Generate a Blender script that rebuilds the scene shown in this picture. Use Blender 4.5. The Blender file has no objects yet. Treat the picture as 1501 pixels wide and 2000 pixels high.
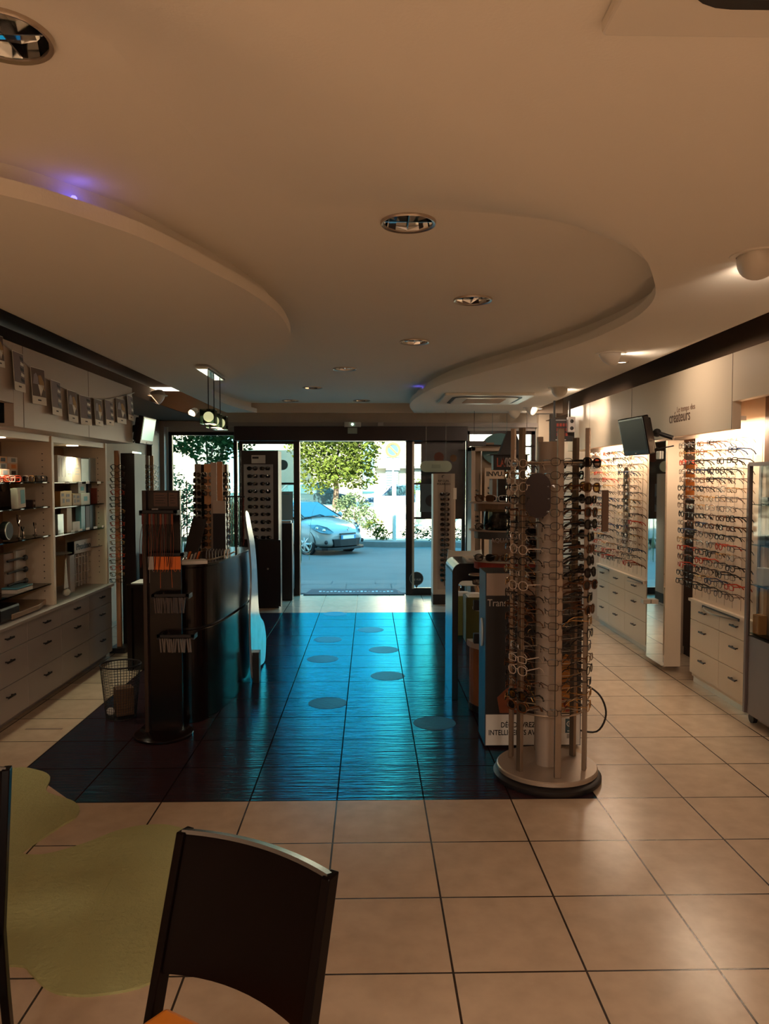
import bpy, bmesh, math, random
from mathutils import Matrix, Vector
random.seed(7)
R = math.radians
sc = bpy.context.scene
COL = sc.collection

# ------------------------------------------------------------------ camera, world, sun, exposure
PITCH, YAW, FPX, HC = R(-2.563), R(1.143), 1452.0, 1.66
cd = bpy.data.cameras.new('camera'); cam = bpy.data.objects.new('camera', cd); COL.objects.link(cam)
cd.sensor_fit = 'VERTICAL'; cd.sensor_height = 24; cd.lens = FPX / 2000 * 24
cd.clip_start = .05; cd.clip_end = 300
cam.location = (0, 0, HC); cam.rotation_euler = (R(90) + PITCH, 0, -YAW)
sc.camera = cam
sc.view_settings.view_transform = 'Standard'; sc.view_settings.look = 'None'
sc.view_settings.gamma = 1; sc.view_settings.use_curve_mapping = False
sc.view_settings.exposure = 0.45
sc.cycles.use_denoising = True
sc.cycles.max_bounces = 10; sc.cycles.diffuse_bounces = 5; sc.cycles.transparent_max_bounces = 24
sc.cycles.sample_clamp_indirect = 6; sc.cycles.caustics_reflective = False; sc.cycles.caustics_refractive = False

w = bpy.data.worlds.new('sky'); sc.world = w; w.use_nodes = True
nt = w.node_tree; nt.nodes.clear()
wo = nt.nodes.new('ShaderNodeOutputWorld'); bg = nt.nodes.new('ShaderNodeBackground')
tc = nt.nodes.new('ShaderNodeTexCoord'); sp = nt.nodes.new('ShaderNodeSeparateXYZ'); cr = nt.nodes.new('ShaderNodeValToRGB')
cr.color_ramp.elements[0].position = 0.0; cr.color_ramp.elements[0].color = (0.42, 0.86, 0.92, 1)
cr.color_ramp.elements[1].position = 0.6; cr.color_ramp.elements[1].color = (0.09, 0.50, 0.80, 1)
nt.links.new(tc.outputs['Generated'], sp.inputs[0]); nt.links.new(sp.outputs['Z'], cr.inputs[0])
nt.links.new(cr.outputs[0], bg.inputs[0]); bg.inputs[1].default_value = 3.3
nt.links.new(bg.outputs[0], wo.inputs[0])

sd = bpy.data.lights.new('sun', 'SUN'); sd.energy = 27.0; sd.angle = R(0.6); sd.color = (1, .93, .74)
sun = bpy.data.objects.new('sun', sd); COL.objects.link(sun)
sun.rotation_euler = Vector((0.30, 0.80, -0.66)).to_track_quat('-Z', 'Y').to_euler()

WARM = (1.0, .78, .58)
def area_light(name, loc, d, sx, sy, power, color=WARM, parent=None, portal=False, shape='RECTANGLE', spread=None):
    L = bpy.data.lights.new(name, 'AREA'); L.shape = shape; L.size = sx; L.size_y = sy; L.energy = power; L.color = color
    if spread: L.spread = spread
    if portal: L.cycles.is_portal = True
    o = bpy.data.objects.new(name, L); COL.objects.link(o); o.location = loc
    o.rotation_euler = Vector(d).to_track_quat('-Z', 'Y').to_euler()
    if parent: o.parent = parent; o.matrix_parent_inverse = parent.matrix_world.inverted()
    return o
def spot_light(name, loc, tgt, power, ang=60, blend=.6, color=WARM, r=.03):
    L = bpy.data.lights.new(name, 'SPOT'); L.energy = power; L.spot_size = R(ang); L.spot_blend = blend; L.color = color; L.shadow_soft_size = r
    o = bpy.data.objects.new(name, L); COL.objects.link(o); o.location = loc
    o.rotation_euler = (Vector(tgt) - Vector(loc)).to_track_quat('-Z', 'Y').to_euler()
    return o
# sky portals in the shop front
area_light('door_portal', (-.23, 10.75, 1.2), (0, -1, 0), 3.3, 2.3, 1, portal=True)
area_light('window_portal', (-2.35, 10.75, 1.35), (0, -1, 0), 1.0, 1.95, 1, portal=True)
area_light('window_portal', (1.87, 10.75, 1.35), (0, -1, 0), 1.0, 1.95, 1, portal=True)
# added fill lamps behind the viewer, fittings are built with the ceiling
FILL_LAMPS = [(-1.0, -1.4), (1.0, -1.2), (-1.0, -3.0), (1.0, -3.0)]
for (x, y) in FILL_LAMPS: area_light('rear_lamp', (x, y, 2.50), (0, 0.0, -1), .7, .7, 42, color=(1, .80, .62))

# ------------------------------------------------------------------ helpers
def at(u, v, x=None, y=None, z=None):
    """a point of the photograph (1501x2000) carried onto the plane x=, y= or z= of the shop"""
    a = (u - 750.5) / FPX; b = -(v - 1000) / FPX
    cp, sp_ = math.cos(PITCH), math.sin(PITCH)
    ry = cp - sp_ * b; rz = sp_ + cp * b; rx = a
    cy, sy = math.cos(YAW), math.sin(YAW)
    r = (rx * cy + ry * sy, -rx * sy + ry * cy, rz)
    t = (z - HC) / r[2] if z is not None else (y / r[1] if y is not None else x / r[0])
    return Vector((r[0] * t, r[1] * t, HC + r[2] * t))

MATS = {}
def mat(name, col, rough=.5, metal=0., bump=0., bscale=60., var=.06, vscale=8., emis=None, es=0., trans=0., alpha=1., ior=1.45, coat=0., spec=.5, stint=None):
    if name in MATS: return MATS[name]
    m = bpy.data.materials.new(name); m.use_nodes = True; MATS[name] = m
    n = m.node_tree.nodes; l = m.node_tree.links; b = n['Principled BSDF']
    tc = n.new('ShaderNodeTexCoord'); no = n.new('ShaderNodeTexNoise'); no.inputs['Scale'].default_value = vscale; no.inputs['Detail'].default_value = 4
    l.new(tc.outputs['Object'], no.inputs['Vector'])
    r = n.new('ShaderNodeMapRange'); r.inputs['To Min'].default_value = 1 - var; r.inputs['To Max'].default_value = 1 + var
    l.new(no.outputs['Fac'], r.inputs['Value'])
    mx = n.new('ShaderNodeMix'); mx.data_type = 'RGBA'; mx.blend_type = 'MULTIPLY'; mx.inputs['Factor'].default_value = 1
    mx.inputs['A'].default_value = (*col, 1); l.new(r.outputs['Result'], mx.inputs['B']); l.new(mx.outputs['Result'], b.inputs['Base Color'])
    b.inputs['Roughness'].default_value = rough; b.inputs['Metallic'].default_value = metal; b.inputs['IOR'].default_value = ior
    b.inputs['Transmission Weight'].default_value = trans; b.inputs['Alpha'].default_value = alpha; b.inputs['Coat Weight'].default_value = coat
    b.inputs['Specular IOR Level'].default_value = spec
    if stint: b.inputs['Specular Tint'].default_value = (*stint, 1)
    if emis: b.inputs['Emission Color'].default_value = (*emis, 1); b.inputs['Emission Strength'].default_value = es
    if bump:
        nb = n.new('ShaderNodeTexNoise'); nb.inputs['Scale'].default_value = bscale; nb.inputs['Detail'].default_value = 3
        l.new(tc.outputs['Object'], nb.inputs['Vector'])
        bp = n.new('ShaderNodeBump'); bp.inputs['Strength'].default_value = bump; bp.inputs['Distance'].default_value = .01
        l.new(nb.outputs['Fac'], bp.inputs['Height']); l.new(bp.outputs['Normal'], b.inputs['Normal'])
    return m
def glassmat(name, tint=(1, 1, 1), refl=.12, rough=.02):
    """thin pane: mostly see-through with a fresnel reflection"""
    if name in MATS: return MATS[name]
    m = bpy.data.materials.new(name); m.use_nodes = True; MATS[name] = m
    n = m.node_tree.nodes; l = m.node_tree.links; n.remove(n['Principled BSDF']); o = n['Material Output']
    t = n.new('ShaderNodeBsdfTransparent'); t.inputs[0].default_value = (*tint, 1)
    g = n.new('ShaderNodeBsdfGlossy'); g.inputs['Roughness'].default_value = rough
    f = n.new('ShaderNodeLayerWeight'); f.inputs['Blend'].default_value = refl
    no = n.new('ShaderNodeTexNoise'); no.inputs['Scale'].default_value = 3
    mr = n.new('ShaderNodeMapRange'); mr.inputs['To Min'].default_value = rough; mr.inputs['To Max'].default_value = rough + .03
    l.new(no.outputs['Fac'], mr.inputs['Value']); l.new(mr.outputs['Result'], g.inputs['Roughness'])
    mx = n.new('ShaderNodeMixShader'); l.new(f.outputs['Fresnel'], mx.inputs[0]); l.new(t.outputs[0], mx.inputs[1]); l.new(g.outputs[0], mx.inputs[2])
    l.new(mx.outputs[0], o.inputs['Surface'])
    return m

I4 = Matrix.Identity(4)
class MB:
    def __init__(s, M=None): s.v = []; s.f = []; s.m = []; s.M = M or I4
    def add(s, vs, fs, m=0, M=None):
        k = len(s.v); T = s.M @ M if M else s.M
        s.v += [tuple(T @ Vector(p)) for p in vs]; s.f += [tuple(i + k for i in f) for f in fs]; s.m += [m] * len(fs); return s
    def box(s, x0, x1, y0, y1, z0, z1, m=0, M=None):
        x0, x1 = min(x0, x1), max(x0, x1); y0, y1 = min(y0, y1), max(y0, y1); z0, z1 = min(z0, z1), max(z0, z1)
        return s.add([(x0, y0, z0), (x1, y0, z0), (x1, y1, z0), (x0, y1, z0), (x0, y0, z1), (x1, y0, z1), (x1, y1, z1), (x0, y1, z1)],
                     [(3, 2, 1, 0), (4, 5, 6, 7), (0, 1, 5, 4), (1, 2, 6, 5), (2, 3, 7, 6), (3, 0, 4, 7)], m, M)
    def tube(s, pts, r, n=6, closed=False, m=0, cap=True, flat=1.0):
        P = [Vector(p) for p in pts]; N = len(P); vs = []; rr = r if isinstance(r, (list, tuple)) else [r] * N; up = None
        for i in range(N):
            if closed: t = P[(i + 1) % N] - P[i - 1]
            else: t = P[min(i + 1, N - 1)] - P[max(i - 1, 0)]
            t = t.normalized() if t.length > 1e-9 else Vector((0, 0, 1))
            if up is None: up = Vector((0, 0, 1)) if abs(t.z) < .9 else Vector((0, 1, 0))
            a = t.cross(up)
            if a.length < 1e-4: a = t.cross(Vector((1, .1, 0)))
            a.normalize(); b = a.cross(t).normalized(); up = b
            for k in range(n):
                q = 2 * math.pi * k / n; vs.append(P[i] + a * math.cos(q) * rr[i] * flat + b * math.sin(q) * rr[i])
        fs = []
        for i in range(N if closed else N - 1):
            j = (i + 1) % N
            for k in range(n): fs.append((i * n + k, i * n + (k + 1) % n, j * n + (k + 1) % n, j * n + k))
        if cap and not closed: fs.append(tuple(range(n))[::-1]); fs.append(tuple((N - 1) * n + k for k in range(n)))
        return s.add(vs, fs, m)
    def cyl(s, p0, p1, r0, r1=None, n=16, m=0): return s.tube([p0, p1], [r0, r0 if r1 is None else r1], n, m=m)
    def lathe(s, prof, c=(0, 0, 0), n=24, m=0, M=None, a0=0, a1=2 * math.pi):
        full = abs(a1 - a0 - 2 * math.pi) < 1e-6; K = n if full else n + 1; vs = []
        for (r, z) in prof:
            for k in range(K):
                q = a0 + (a1 - a0) * k / n; vs.append((c[0] + r * math.cos(q), c[1] + r * math.sin(q), c[2] + z))
        fs = []
        for i in range(len(prof) - 1):
            for k in range(n):
                k2 = (k + 1) % K; fs.append((i * K + k, i * K + k2, (i + 1) * K + k2, (i + 1) * K + k))
        return s.add(vs, fs, m, M)
    def sphere(s, c, r, n=12, m=0, sc3=(1, 1, 1)):
        vs = []; fs = []; h = n // 2 + 1
        for i in range(h + 1):
            t = math.pi * i / h
            for k in range(n):
                q = 2 * math.pi * k / n; vs.append((c[0] + r * sc3[0] * math.sin(t) * math.cos(q), c[1] + r * sc3[1] * math.sin(t) * math.sin(q), c[2] + r * sc3[2] * math.cos(t)))
        for i in range(h):
            for k in range(n): fs.append((i * n + k, (i + 1) * n + k, (i + 1) * n + (k + 1) % n, i * n + (k + 1) % n))
        return s.add(vs, fs, m)
    def prism(s, poly, f, w0, w1, m=0):
        """poly of (a,b); f(a,b,w) -> 3-d; closed with both caps"""
        n = len(poly); vs = [f(a, b, w0) for a, b in poly] + [f(a, b, w1) for a, b in poly]
        fs = [tuple(range(n))[::-1], tuple(range(n, 2 * n))] + [(i, (i + 1) % n, n + (i + 1) % n, n + i) for i in range(n)]
        return s.add(vs, fs, m)
    def build(s, name, mats, parent=None, smooth=False, bevel=0., tag=None, seg=2):
        me = bpy.data.meshes.new(name); me.from_pydata(s.v, [], s.f)
        for m in (mats if isinstance(mats, (list, tuple)) else [mats]): me.materials.append(m)
        for p, i in zip(me.polygons, s.m): p.material_index = i; p.use_smooth = smooth
        bm = bmesh.new(); bm.from_mesh(me); bmesh.ops.recalc_face_normals(bm, faces=bm.faces); bm.to_mesh(me); bm.free()
        if smooth:
            try: me.set_sharp_from_angle(angle=R(40))
            except Exception: pass
        o = bpy.data.objects.new(name, me); COL.objects.link(o)
        if parent: o.parent = parent; o.matrix_parent_inverse = parent.matrix_world.inverted()
        if bevel:
            b = o.modifiers.new('bevel', 'BEVEL'); b.width = bevel; b.segments = seg; b.limit_method = 'ANGLE'; b.angle_limit = R(50)
        if tag: settag(o, *tag)
        return o
def B(x0, x1, y0, y1, z0, z1): return MB().box(x0, x1, y0, y1, z0, z1)
def settag(o, label=None, cat=None, group=None, kind=None):
    if label: o['label'] = label
    if cat: o['category'] = cat
    if group: o['group'] = group
    if kind: o['kind'] = kind
    return o
def thing(name, loc, label, cat, group=None, kind=None, rz=0):
    o = bpy.data.objects.new(name, None); COL.objects.link(o); o.location = loc; o.rotation_euler = (0, 0, rz); o.empty_display_size = .1
    o.matrix_world = Matrix.Translation(loc) @ Matrix.Rotation(rz, 4, 'Z')
    return settag(o, label, cat, group, kind)
def struct(o): o['kind'] = 'structure'; return o
def place(mesh, name, M, tag=None, parent=None):
    o = bpy.data.objects.new(name, mesh); COL.objects.link(o)
    if parent: o.parent = parent
    o.matrix_basis = M
    if tag: settag(o, *tag)
    return o
ORD = ['zeroth', 'first', 'second', 'third', 'fourth', 'fifth', 'sixth', 'seventh', 'eighth', 'ninth', 'tenth', 'eleventh', 'twelfth', 'thirteenth', 'fourteenth', 'fifteenth', 'sixteenth', 'seventeenth', 'eighteenth', 'nineteenth', 'twentieth', 'twenty-first', 'twenty-second']
def smoothline(pts, n=6, closed=False):
    P = [Vector(p) for p in pts]; N = len(P); out = []
    rng = range(N) if closed else range(N - 1)
    for i in rng:
        p0 = P[(i - 1) % N] if closed or i else P[0]; p1 = P[i]; p2 = P[(i + 1) % N]; p3 = P[(i + 2) % N] if closed or i + 2 < N else P[N - 1]
        for k in range(n):
            t = k / n
            out.append(.5 * ((2 * p1) + (p2 - p0) * t + (2 * p0 - 5 * p1 + 4 * p2 - p3) * t * t + (3 * p1 - p0 - 3 * p2 + p3) * t ** 3))
    if not closed: out.append(P[-1])
    return out
def text(body, size, loc, xd, yd, m, name='lettering', parent=None, depth=.001, align='LEFT', sx=1.0, bold=0.0):
    """real lettering: xd reading direction, yd up direction"""
    cu = bpy.data.curves.new('txt', 'FONT'); cu.body = body; cu.size = size; cu.extrude = depth; cu.align_x = align; cu.align_y = 'CENTER'; cu.offset = bold; cu.resolution_u = 3
    t = bpy.data.objects.new('txt', cu); me = bpy.data.meshes.new_from_object(t)
    bpy.data.objects.remove(t); bpy.data.curves.remove(cu)
    me.materials.clear(); me.materials.append(m); me.name = name
    X = Vector(xd).normalized(); Y = Vector(yd).normalized(); Z = X.cross(Y)
    M = Matrix(((X.x * sx, Y.x, Z.x, loc[0]), (X.y * sx, Y.y, Z.y, loc[1]), (X.z * sx, Y.z, Z.z, loc[2]), (0, 0, 0, 1)))
    me.transform(M)
    o = bpy.data.objects.new(name, me); COL.objects.link(o)
    if parent: o.parent = parent; o.matrix_parent_inverse = parent.matrix_world.inverted()
    return o

# ------------------------------------------------------------------ materials
M_ceil = mat('ceiling paint', (.84, .79, .71), .85, bump=.05, bscale=120, var=.02, vscale=2)
M_wall = mat('wall paint', (.60, .47, .36), .8, bump=.05, bscale=90, var=.03, vscale=2)
M_cream = mat('cream laminate', (.72, .60, .46), .38, var=.03, vscale=2)
M_greyl = mat('pale grey laminate', (.42, .37, .345), .4, var=.03, vscale=2)
M_black = mat('black lacquer', (.008, .004, .0035), .20, var=.1, vscale=3, spec=.35)
M_darkbrown = mat('dark brown laminate', (.014, .006, .005), .35, var=.15, vscale=5)
M_brown = mat('brown laminate', (.10, .045, .022), .5, var=.15, vscale=4)
M_frame = mat('dark door frame', (.025, .012, .010), .3, metal=.2, var=.08)
M_alu = mat('brushed aluminium', (.52, .44, .36), .32, metal=.85, var=.06, vscale=30)
M_chrome = mat('chrome', (.8, .8, .8), .08, metal=1, var=.02)
M_white = mat('white plastic', (.75, .70, .62), .35, var=.03)
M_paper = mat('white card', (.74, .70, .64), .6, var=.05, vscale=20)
M_mirror = mat('mirror', (.86, .88, .86), .02, metal=1, var=.01)
M_glass = glassmat('window glass', (.97, .99, .98), .08)
M_shelfglass = glassmat('shelf glass', (.55, .64, .60), .25)
M_orange = mat('orange leather', (.55, .17, .02), .35, var=.1, vscale=20)
M_orangec = mat('orange card', (.80, .25, .04), .5, var=.05)
M_red = mat('red fabric', (.30, .04, .025), .7, var=.2)
M_ink = mat('black ink', (.015, .012, .012), .5)
M_greyink = mat('grey ink', (.14, .09, .06), .6)
M_teal = mat('teal print', (.10, .36, .42), .5)
M_blueled = mat('blue led', (.1, .1, .8), .5, emis=(.15, .12, 1), es=3)
M_lampglow = mat('lamp glow', (1, .8, .5), .5, emis=(1, .72, .42), es=1.5)
M_whiteglow = mat('lamp lens', (1, .9, .8), .5, emis=(1, .82, .62), es=4)
M_steel = mat('satin steel', (.55, .5, .45), .3, metal=.9, var=.05)
M_olive = mat('olive rug', (.40, .395, .185), .8, bump=.6, bscale=55, var=.16, vscale=3, spec=.2)

def tilemat(name, c1, c2, grout, rough, bump, bsc, stint=None, spec=.5, ior=1.5, rv=.1):
    m = bpy.data.materials.new(name); m.use_nodes = True; n = m.node_tree.nodes; l = m.node_tree.links; b = n['Principled BSDF']
    tc = n.new('ShaderNodeTexCoord'); mp = n.new('ShaderNodeMapping'); mp.inputs['Location'].default_value = (-.2796 + .45 * 40, -3.773 + .45 * 40, 0)
    l.new(tc.outputs['Object'], mp.inputs['Vector'])
    br = n.new('ShaderNodeTexBrick'); br.offset = 0; br.squash = 1
    for k, v_ in (('Scale', 1), ('Mortar Size', .0042), ('Mortar Smooth', .1), ('Brick Width', .45), ('Row Height', .45), ('Bias', 0)): br.inputs[k].default_value = v_
    br.inputs['Color1'].default_value = (*c1, 1); br.inputs['Color2'].default_value = (*c2, 1); br.inputs['Mortar'].default_value = (*grout, 1)
    l.new(mp.outputs[0], br.inputs['Vector'])
    no = n.new('ShaderNodeTexNoise'); no.inputs['Scale'].default_value = 9; no.inputs['Detail'].default_value = 3; no.inputs['Roughness'].default_value = .55; l.new(tc.outputs['Object'], no.inputs['Vector'])
    mr = n.new('ShaderNodeMapRange'); mr.inputs['To Min'].default_value = .80; mr.inputs['To Max'].default_value = 1.20; l.new(no.outputs['Fac'], mr.inputs['Value'])
    mx = n.new('ShaderNodeMix'); mx.data_type = 'RGBA'; mx.blend_type = 'MULTIPLY'; mx.inputs['Factor'].default_value = 1
    l.new(br.outputs['Color'], mx.inputs['A']); l.new(mr.outputs['Result'], mx.inputs['B']); l.new(mx.outputs['Result'], b.inputs['Base Color'])
    ms = n.new('ShaderNodeMapping'); ms.inputs['Scale'].default_value = bsc; l.new(tc.outputs['Object'], ms.inputs['Vector'])
    nb = n.new('ShaderNodeTexNoise'); nb.inputs['Scale'].default_value = 1; nb.inputs['Detail'].default_value = 4; l.new(ms.outputs[0], nb.inputs['Vector'])
    sub = n.new('ShaderNodeMath'); sub.operation = 'MULTIPLY_ADD'; sub.inputs[1].default_value = -1.2; l.new(br.outputs['Fac'], sub.inputs[0]); l.new(nb.outputs['Fac'], sub.inputs[2])
    bp = n.new('ShaderNodeBump'); bp.inputs['Strength'].default_value = bump; bp.inputs['Distance'].default_value = .004
    l.new(sub.outputs[0], bp.inputs['Height']); l.new(bp.outputs['Normal'], b.inputs['Normal'])
    rr = n.new('ShaderNodeMapRange'); rr.inputs['To Min'].default_value = rough - rv * .5; rr.inputs['To Max'].default_value = rough + rv * .5
    l.new(no.outputs['Fac'], rr.inputs['Value']); l.new(rr.outputs['Result'], b.inputs['Roughness'])
    b.inputs['IOR'].default_value = ior; b.inputs['Specular IOR Level'].default_value = spec
    if stint: b.inputs['Specular Tint'].default_value = (*stint, 1)
    return m
M_tile = tilemat('beige floor tile', (.57, .43, .305), (.53, .40, .285), (.030, .016, .010), .245, .14, (30, 30, 30), rv=.03)
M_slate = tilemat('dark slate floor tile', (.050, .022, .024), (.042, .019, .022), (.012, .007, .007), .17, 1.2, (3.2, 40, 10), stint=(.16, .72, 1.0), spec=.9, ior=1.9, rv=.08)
def tint_reflection(m, dif, col, blend, extra=0):
    n = m.node_tree.nodes; l = m.node_tree.links; b = n['Principled BSDF']; o = n['Material Output']
    d = n.new('ShaderNodeBsdfDiffuse'); g = n.new('ShaderNodeBsdfGlossy'); g.inputs['Color'].default_value = (*col, 1); lw = n.new('ShaderNodeLayerWeight'); lw.inputs['Blend'].default_value = blend
    mx = n.new('ShaderNodeMixShader')
    l.new(b.inputs['Base Color'].links[0].from_socket, d.inputs['Color']); l.new(b.inputs['Roughness'].links[0].from_socket, g.inputs['Roughness'])
    ns = b.inputs['Normal'].links[0].from_socket; l.new(ns, d.inputs['Normal']); l.new(ns, g.inputs['Normal']); l.new(ns, lw.inputs['Normal'])
    br = [q for q in n if q.bl_idname == 'ShaderNodeTexBrick'][0]; k1 = n.new('ShaderNodeMath'); k1.operation = 'MULTIPLY_ADD'; k1.inputs[1].default_value = -.92; k1.inputs[2].default_value = 1; l.new(br.outputs['Fac'], k1.inputs[0])
    k2 = n.new('ShaderNodeMath'); k2.operation = 'MULTIPLY'; l.new(lw.outputs['Fresnel'], k2.inputs[0]); l.new(k1.outputs[0], k2.inputs[1]); l.new(k2.outputs[0], mx.inputs[0]); l.new(d.outputs[0], mx.inputs[1]); l.new(g.outputs[0], mx.inputs[2]); l.new(mx.outputs[0], o.inputs['Surface'])
tint_reflection(M_slate, None, (.03, .60, 1.0), .47)  # cyan of the reflected daylight is put into the gloss colour
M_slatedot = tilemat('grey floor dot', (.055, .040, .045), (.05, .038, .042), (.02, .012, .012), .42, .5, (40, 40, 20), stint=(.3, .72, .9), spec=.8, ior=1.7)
tint_reflection(M_slatedot, None, (.10, .50, .70), .48)

# ------------------------------------------------------------------ shell
XL, XR, YB, YF = -2.97, 2.66, -4.0, 10.55
DX0, DX1, DY0, DY1 = -1.9704, 1.1796, 3.773, 9.173
mb = MB()
def rect(x0, x1, y0, y1, m): mb.add([(x0, y0, 0), (x1, y0, 0), (x1, y1, 0), (x0, y1, 0)], [(0, 1, 2, 3)], m)
rect(XL - .2, 3.5, YB, DY0, 0); rect(XL - .2, 3.5, DY1, YF + .05, 0); rect(XL - .2, DX0, DY0, DY1, 0); rect(DX1, 3.5, DY0, DY1, 0)
mb.add([(DX0, DY0, 0), (DX0 + .45, DY0, 0), (DX0, DY0 + .45, 0)], [(0, 1, 2)], 0)
mb.add([(DX0 + .45, DY0, 0), (DX1, DY0, 0), (DX1, DY1, 0), (DX0, DY1, 0), (DX0, DY0 + .45, 0)], [(0, 1, 2, 3, 4)], 1)
mb.box(XL - .2, 3.5, YB, YF + .05, -.2, -.001, 0)
struct(mb.build('floor', [M_tile, M_slate]))
ZL, ZR = 2.56, 2.69
struct(B(XL - .2, 3.5, YB, 10.22, ZR, 2.85).build('ceiling', M_ceil))
M_void = mat('dark void paint', (.13, .08, .05), .9)  # shade of the gap above the fascias is put into this colour
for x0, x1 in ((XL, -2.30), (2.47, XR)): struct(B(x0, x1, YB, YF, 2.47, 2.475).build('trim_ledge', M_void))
for x0, x1 in ((XL, XL + .01), (XR - .01, XR)): struct(B(x0, x1, YB, YF, 2.48, 2.89).build('trim_ledge', M_void))  # dark liners added to deepen the shaded gap
struct(B(XL - .2, 3.5, 10.22, YF + .2, 2.62, 2.85).build('trim_1', M_wall))
def offs(pts, d):
    out = []
    for i, p in enumerate(pts):
        a = Vector(pts[max(i - 1, 0)]); b = Vector(pts[min(i + 1, len(pts) - 1)]); t = (b - a).normalized(); out.append((p[0] - t.y * d, p[1] + t.x * d))
    return out
def island(edge, closing, side, n):
    e = [(p.x, p.y) for p in smoothline([(x, y, 0) for x, y in edge], 6)]
    f = lambda a, b, w_: (a, b, w_)
    o = MB().prism(e + closing, f, ZL, ZL + .055).build(n, M_ceil); struct(o)
    i = MB().prism(offs(e, side * .075) + closing, f, ZL + .05, ZR + .01).build('ceiling_' + 'neck', M_ceil, parent=o)
    return e
er = island([(-1.92, .38), (-1.2, .75), (-.4, 1.35), (.1, 1.78), (.49, 2.19), (.742, 2.483), (.946, 2.779), (1.146, 3.099), (1.30, 3.416), (1.418, 3.72), (1.478, 4.05), (1.483, 4.36), (1.437, 4.774), (1.33, 5.25), (1.126, 5.86), (.886, 6.50), (.682, 7.18), (.555, 7.97), (.49, 8.76), (.506, 9.385), (.609, 10.22)],
            [(2.13, 10.22), (2.13, YB + .02), (-1.92, YB + .02), (-1.92, .1)], -1, 'ceiling_right')
el = island([(-1.92, 2.02), (-1.6, 2.15), (-1.17, 2.423), (-.95, 2.68), (-.825, 2.904), (-.705, 3.249), (-.587, 3.62), (-.50, 4.08), (-.486, 4.49), (-.51, 4.85), (-.59, 5.22), (-.75, 5.62), (-.98, 6.15), (-1.25, 6.8), (-1.52, 7.4), (-1.67, 7.95), (-1.74, 8.7), (-1.68, 9.5), (-1.53, 10.22)],
            [(-1.92, 10.22)], 1, 'ceiling_left')
# end face of the upper ceiling and dropped face
struct(B(XL - .2, 3.5, 10.21, 10.25, ZL, ZR + .05).build('trim_2', M_wall))
# walls
struct(B(XL - .25, XL, YB, YF, 0, 2.85).build('wall_left', M_wall))
AY0, AY1 = 5.99, 6.95
mb = MB(); mb.box(XR, XR + .2, YB, AY0, 0, 2.85); mb.box(XR, XR + .2, AY1, YF, 0, 2.85); mb.box(XR, XR + .2, AY0, AY1, 1.99, 2.85)
mb.box(XR + .2, 3.45, AY0 - .05, AY0, 0, 2.85); mb.box(XR + .2, 3.45, AY1, AY1 + .05, 0, 2.85); mb.box(3.40, 3.45, AY0, AY1, 0, 2.85)
struct(mb.build('wall_right', M_wall))
struct(B(XL - .2, 3.5, YB - .2, YB, 0, 2.85).build('wall_back', mat('matt dark wall', (.010, .006, .005), .95, spec=.05)))
# front wall with its openings; the storeys above shade the street
M_facade = mat('street facade render', (.6, .55, .48), .9, bump=.2)
mb = MB(); mb.box(-14, 12, YF, YF + .2, 2.45, 10.2); mb.box(-9, -2.84, YF, YF + .2, -.5, 2.45); mb.box(2.36, 8.5, YF, YF + .2, -.5, 2.45)
mb.box(-2.84, -1.87, YF, YF + .2, -.5, .42); mb.box(1.37, 2.36, YF, YF + .2, -.5, .42); mb.box(-1.87, 1.37, YF, YF + .2, 2.38, 2.45)
struct(mb.build('wall_front', [M_facade]))
struct(B(-9, 8.5, YF - 6, YF, 10.0, 10.2).build('roof', M_facade))
struct(B(-2.97, 2.66, YF - .06, YF, 2.385, 2.45).build('trim_3', M_greyl))
struct(B(2.37, 2.52, YF - .12, YF, 0, 2.56).build('trim_4', M_cream))
struct(B(-2.97, -2.85, YF - .14, YF, 0, 2.385).build('trim_5', M_greyl))
struct(B(-2.969, -2.90, 10.0, 10.36, 0, 2.5).build('trim_6', M_brown))
# fascias over the side displays
mb = MB(); mb.box(-2.26, -2.20, 4.67, 6.98, 1.985, 2.50); mb.box(-2.26, -2.20, YB + .1, 4.67, 2.127, 2.50); mb.box(-2.80, -2.26, 6.94, 6.98, 1.985, 2.50)
mb.box(-2.45, -2.26, 4.67, 6.94, 1.985, 2.005)
struct(mb.build('trim_7', mat('grey cream laminate', (.44, .37, .32), .4, var=.03), bevel=.002))
struct(B(-2.45, -2.41, YB + .1, 4.66, 1.99, 2.50).build('trim_8', M_brown))
mb = MB(); mb.box(2.40, 2.46, 4.9, 9.0, 1.99, 2.49); mb.box(2.40, 2.46, YB + .1, 4.9, 2.17, 2.49)
mb.box(2.46, 2.66, 8.96, 9.0, 1.99, 2.49)
struct(mb.build('trim_9', M_cream, bevel=.002))
struct(B(2.61, 2.655, YB + .1, 4.88, 1.76, 2.50).build('trim_10', M_brown))
for (y) in (4.905, 6.8, 8.1):
    struct(B(2.3985, 2.40, y, y + .004, 1.99, 2.49).build('trim_seam', M_greyink))
for (y) in (4.80, 5.9): struct(B(-2.20, -2.1985, y, y + .004, 1.985, 2.50).build('trim_seam', M_greyink))

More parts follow.
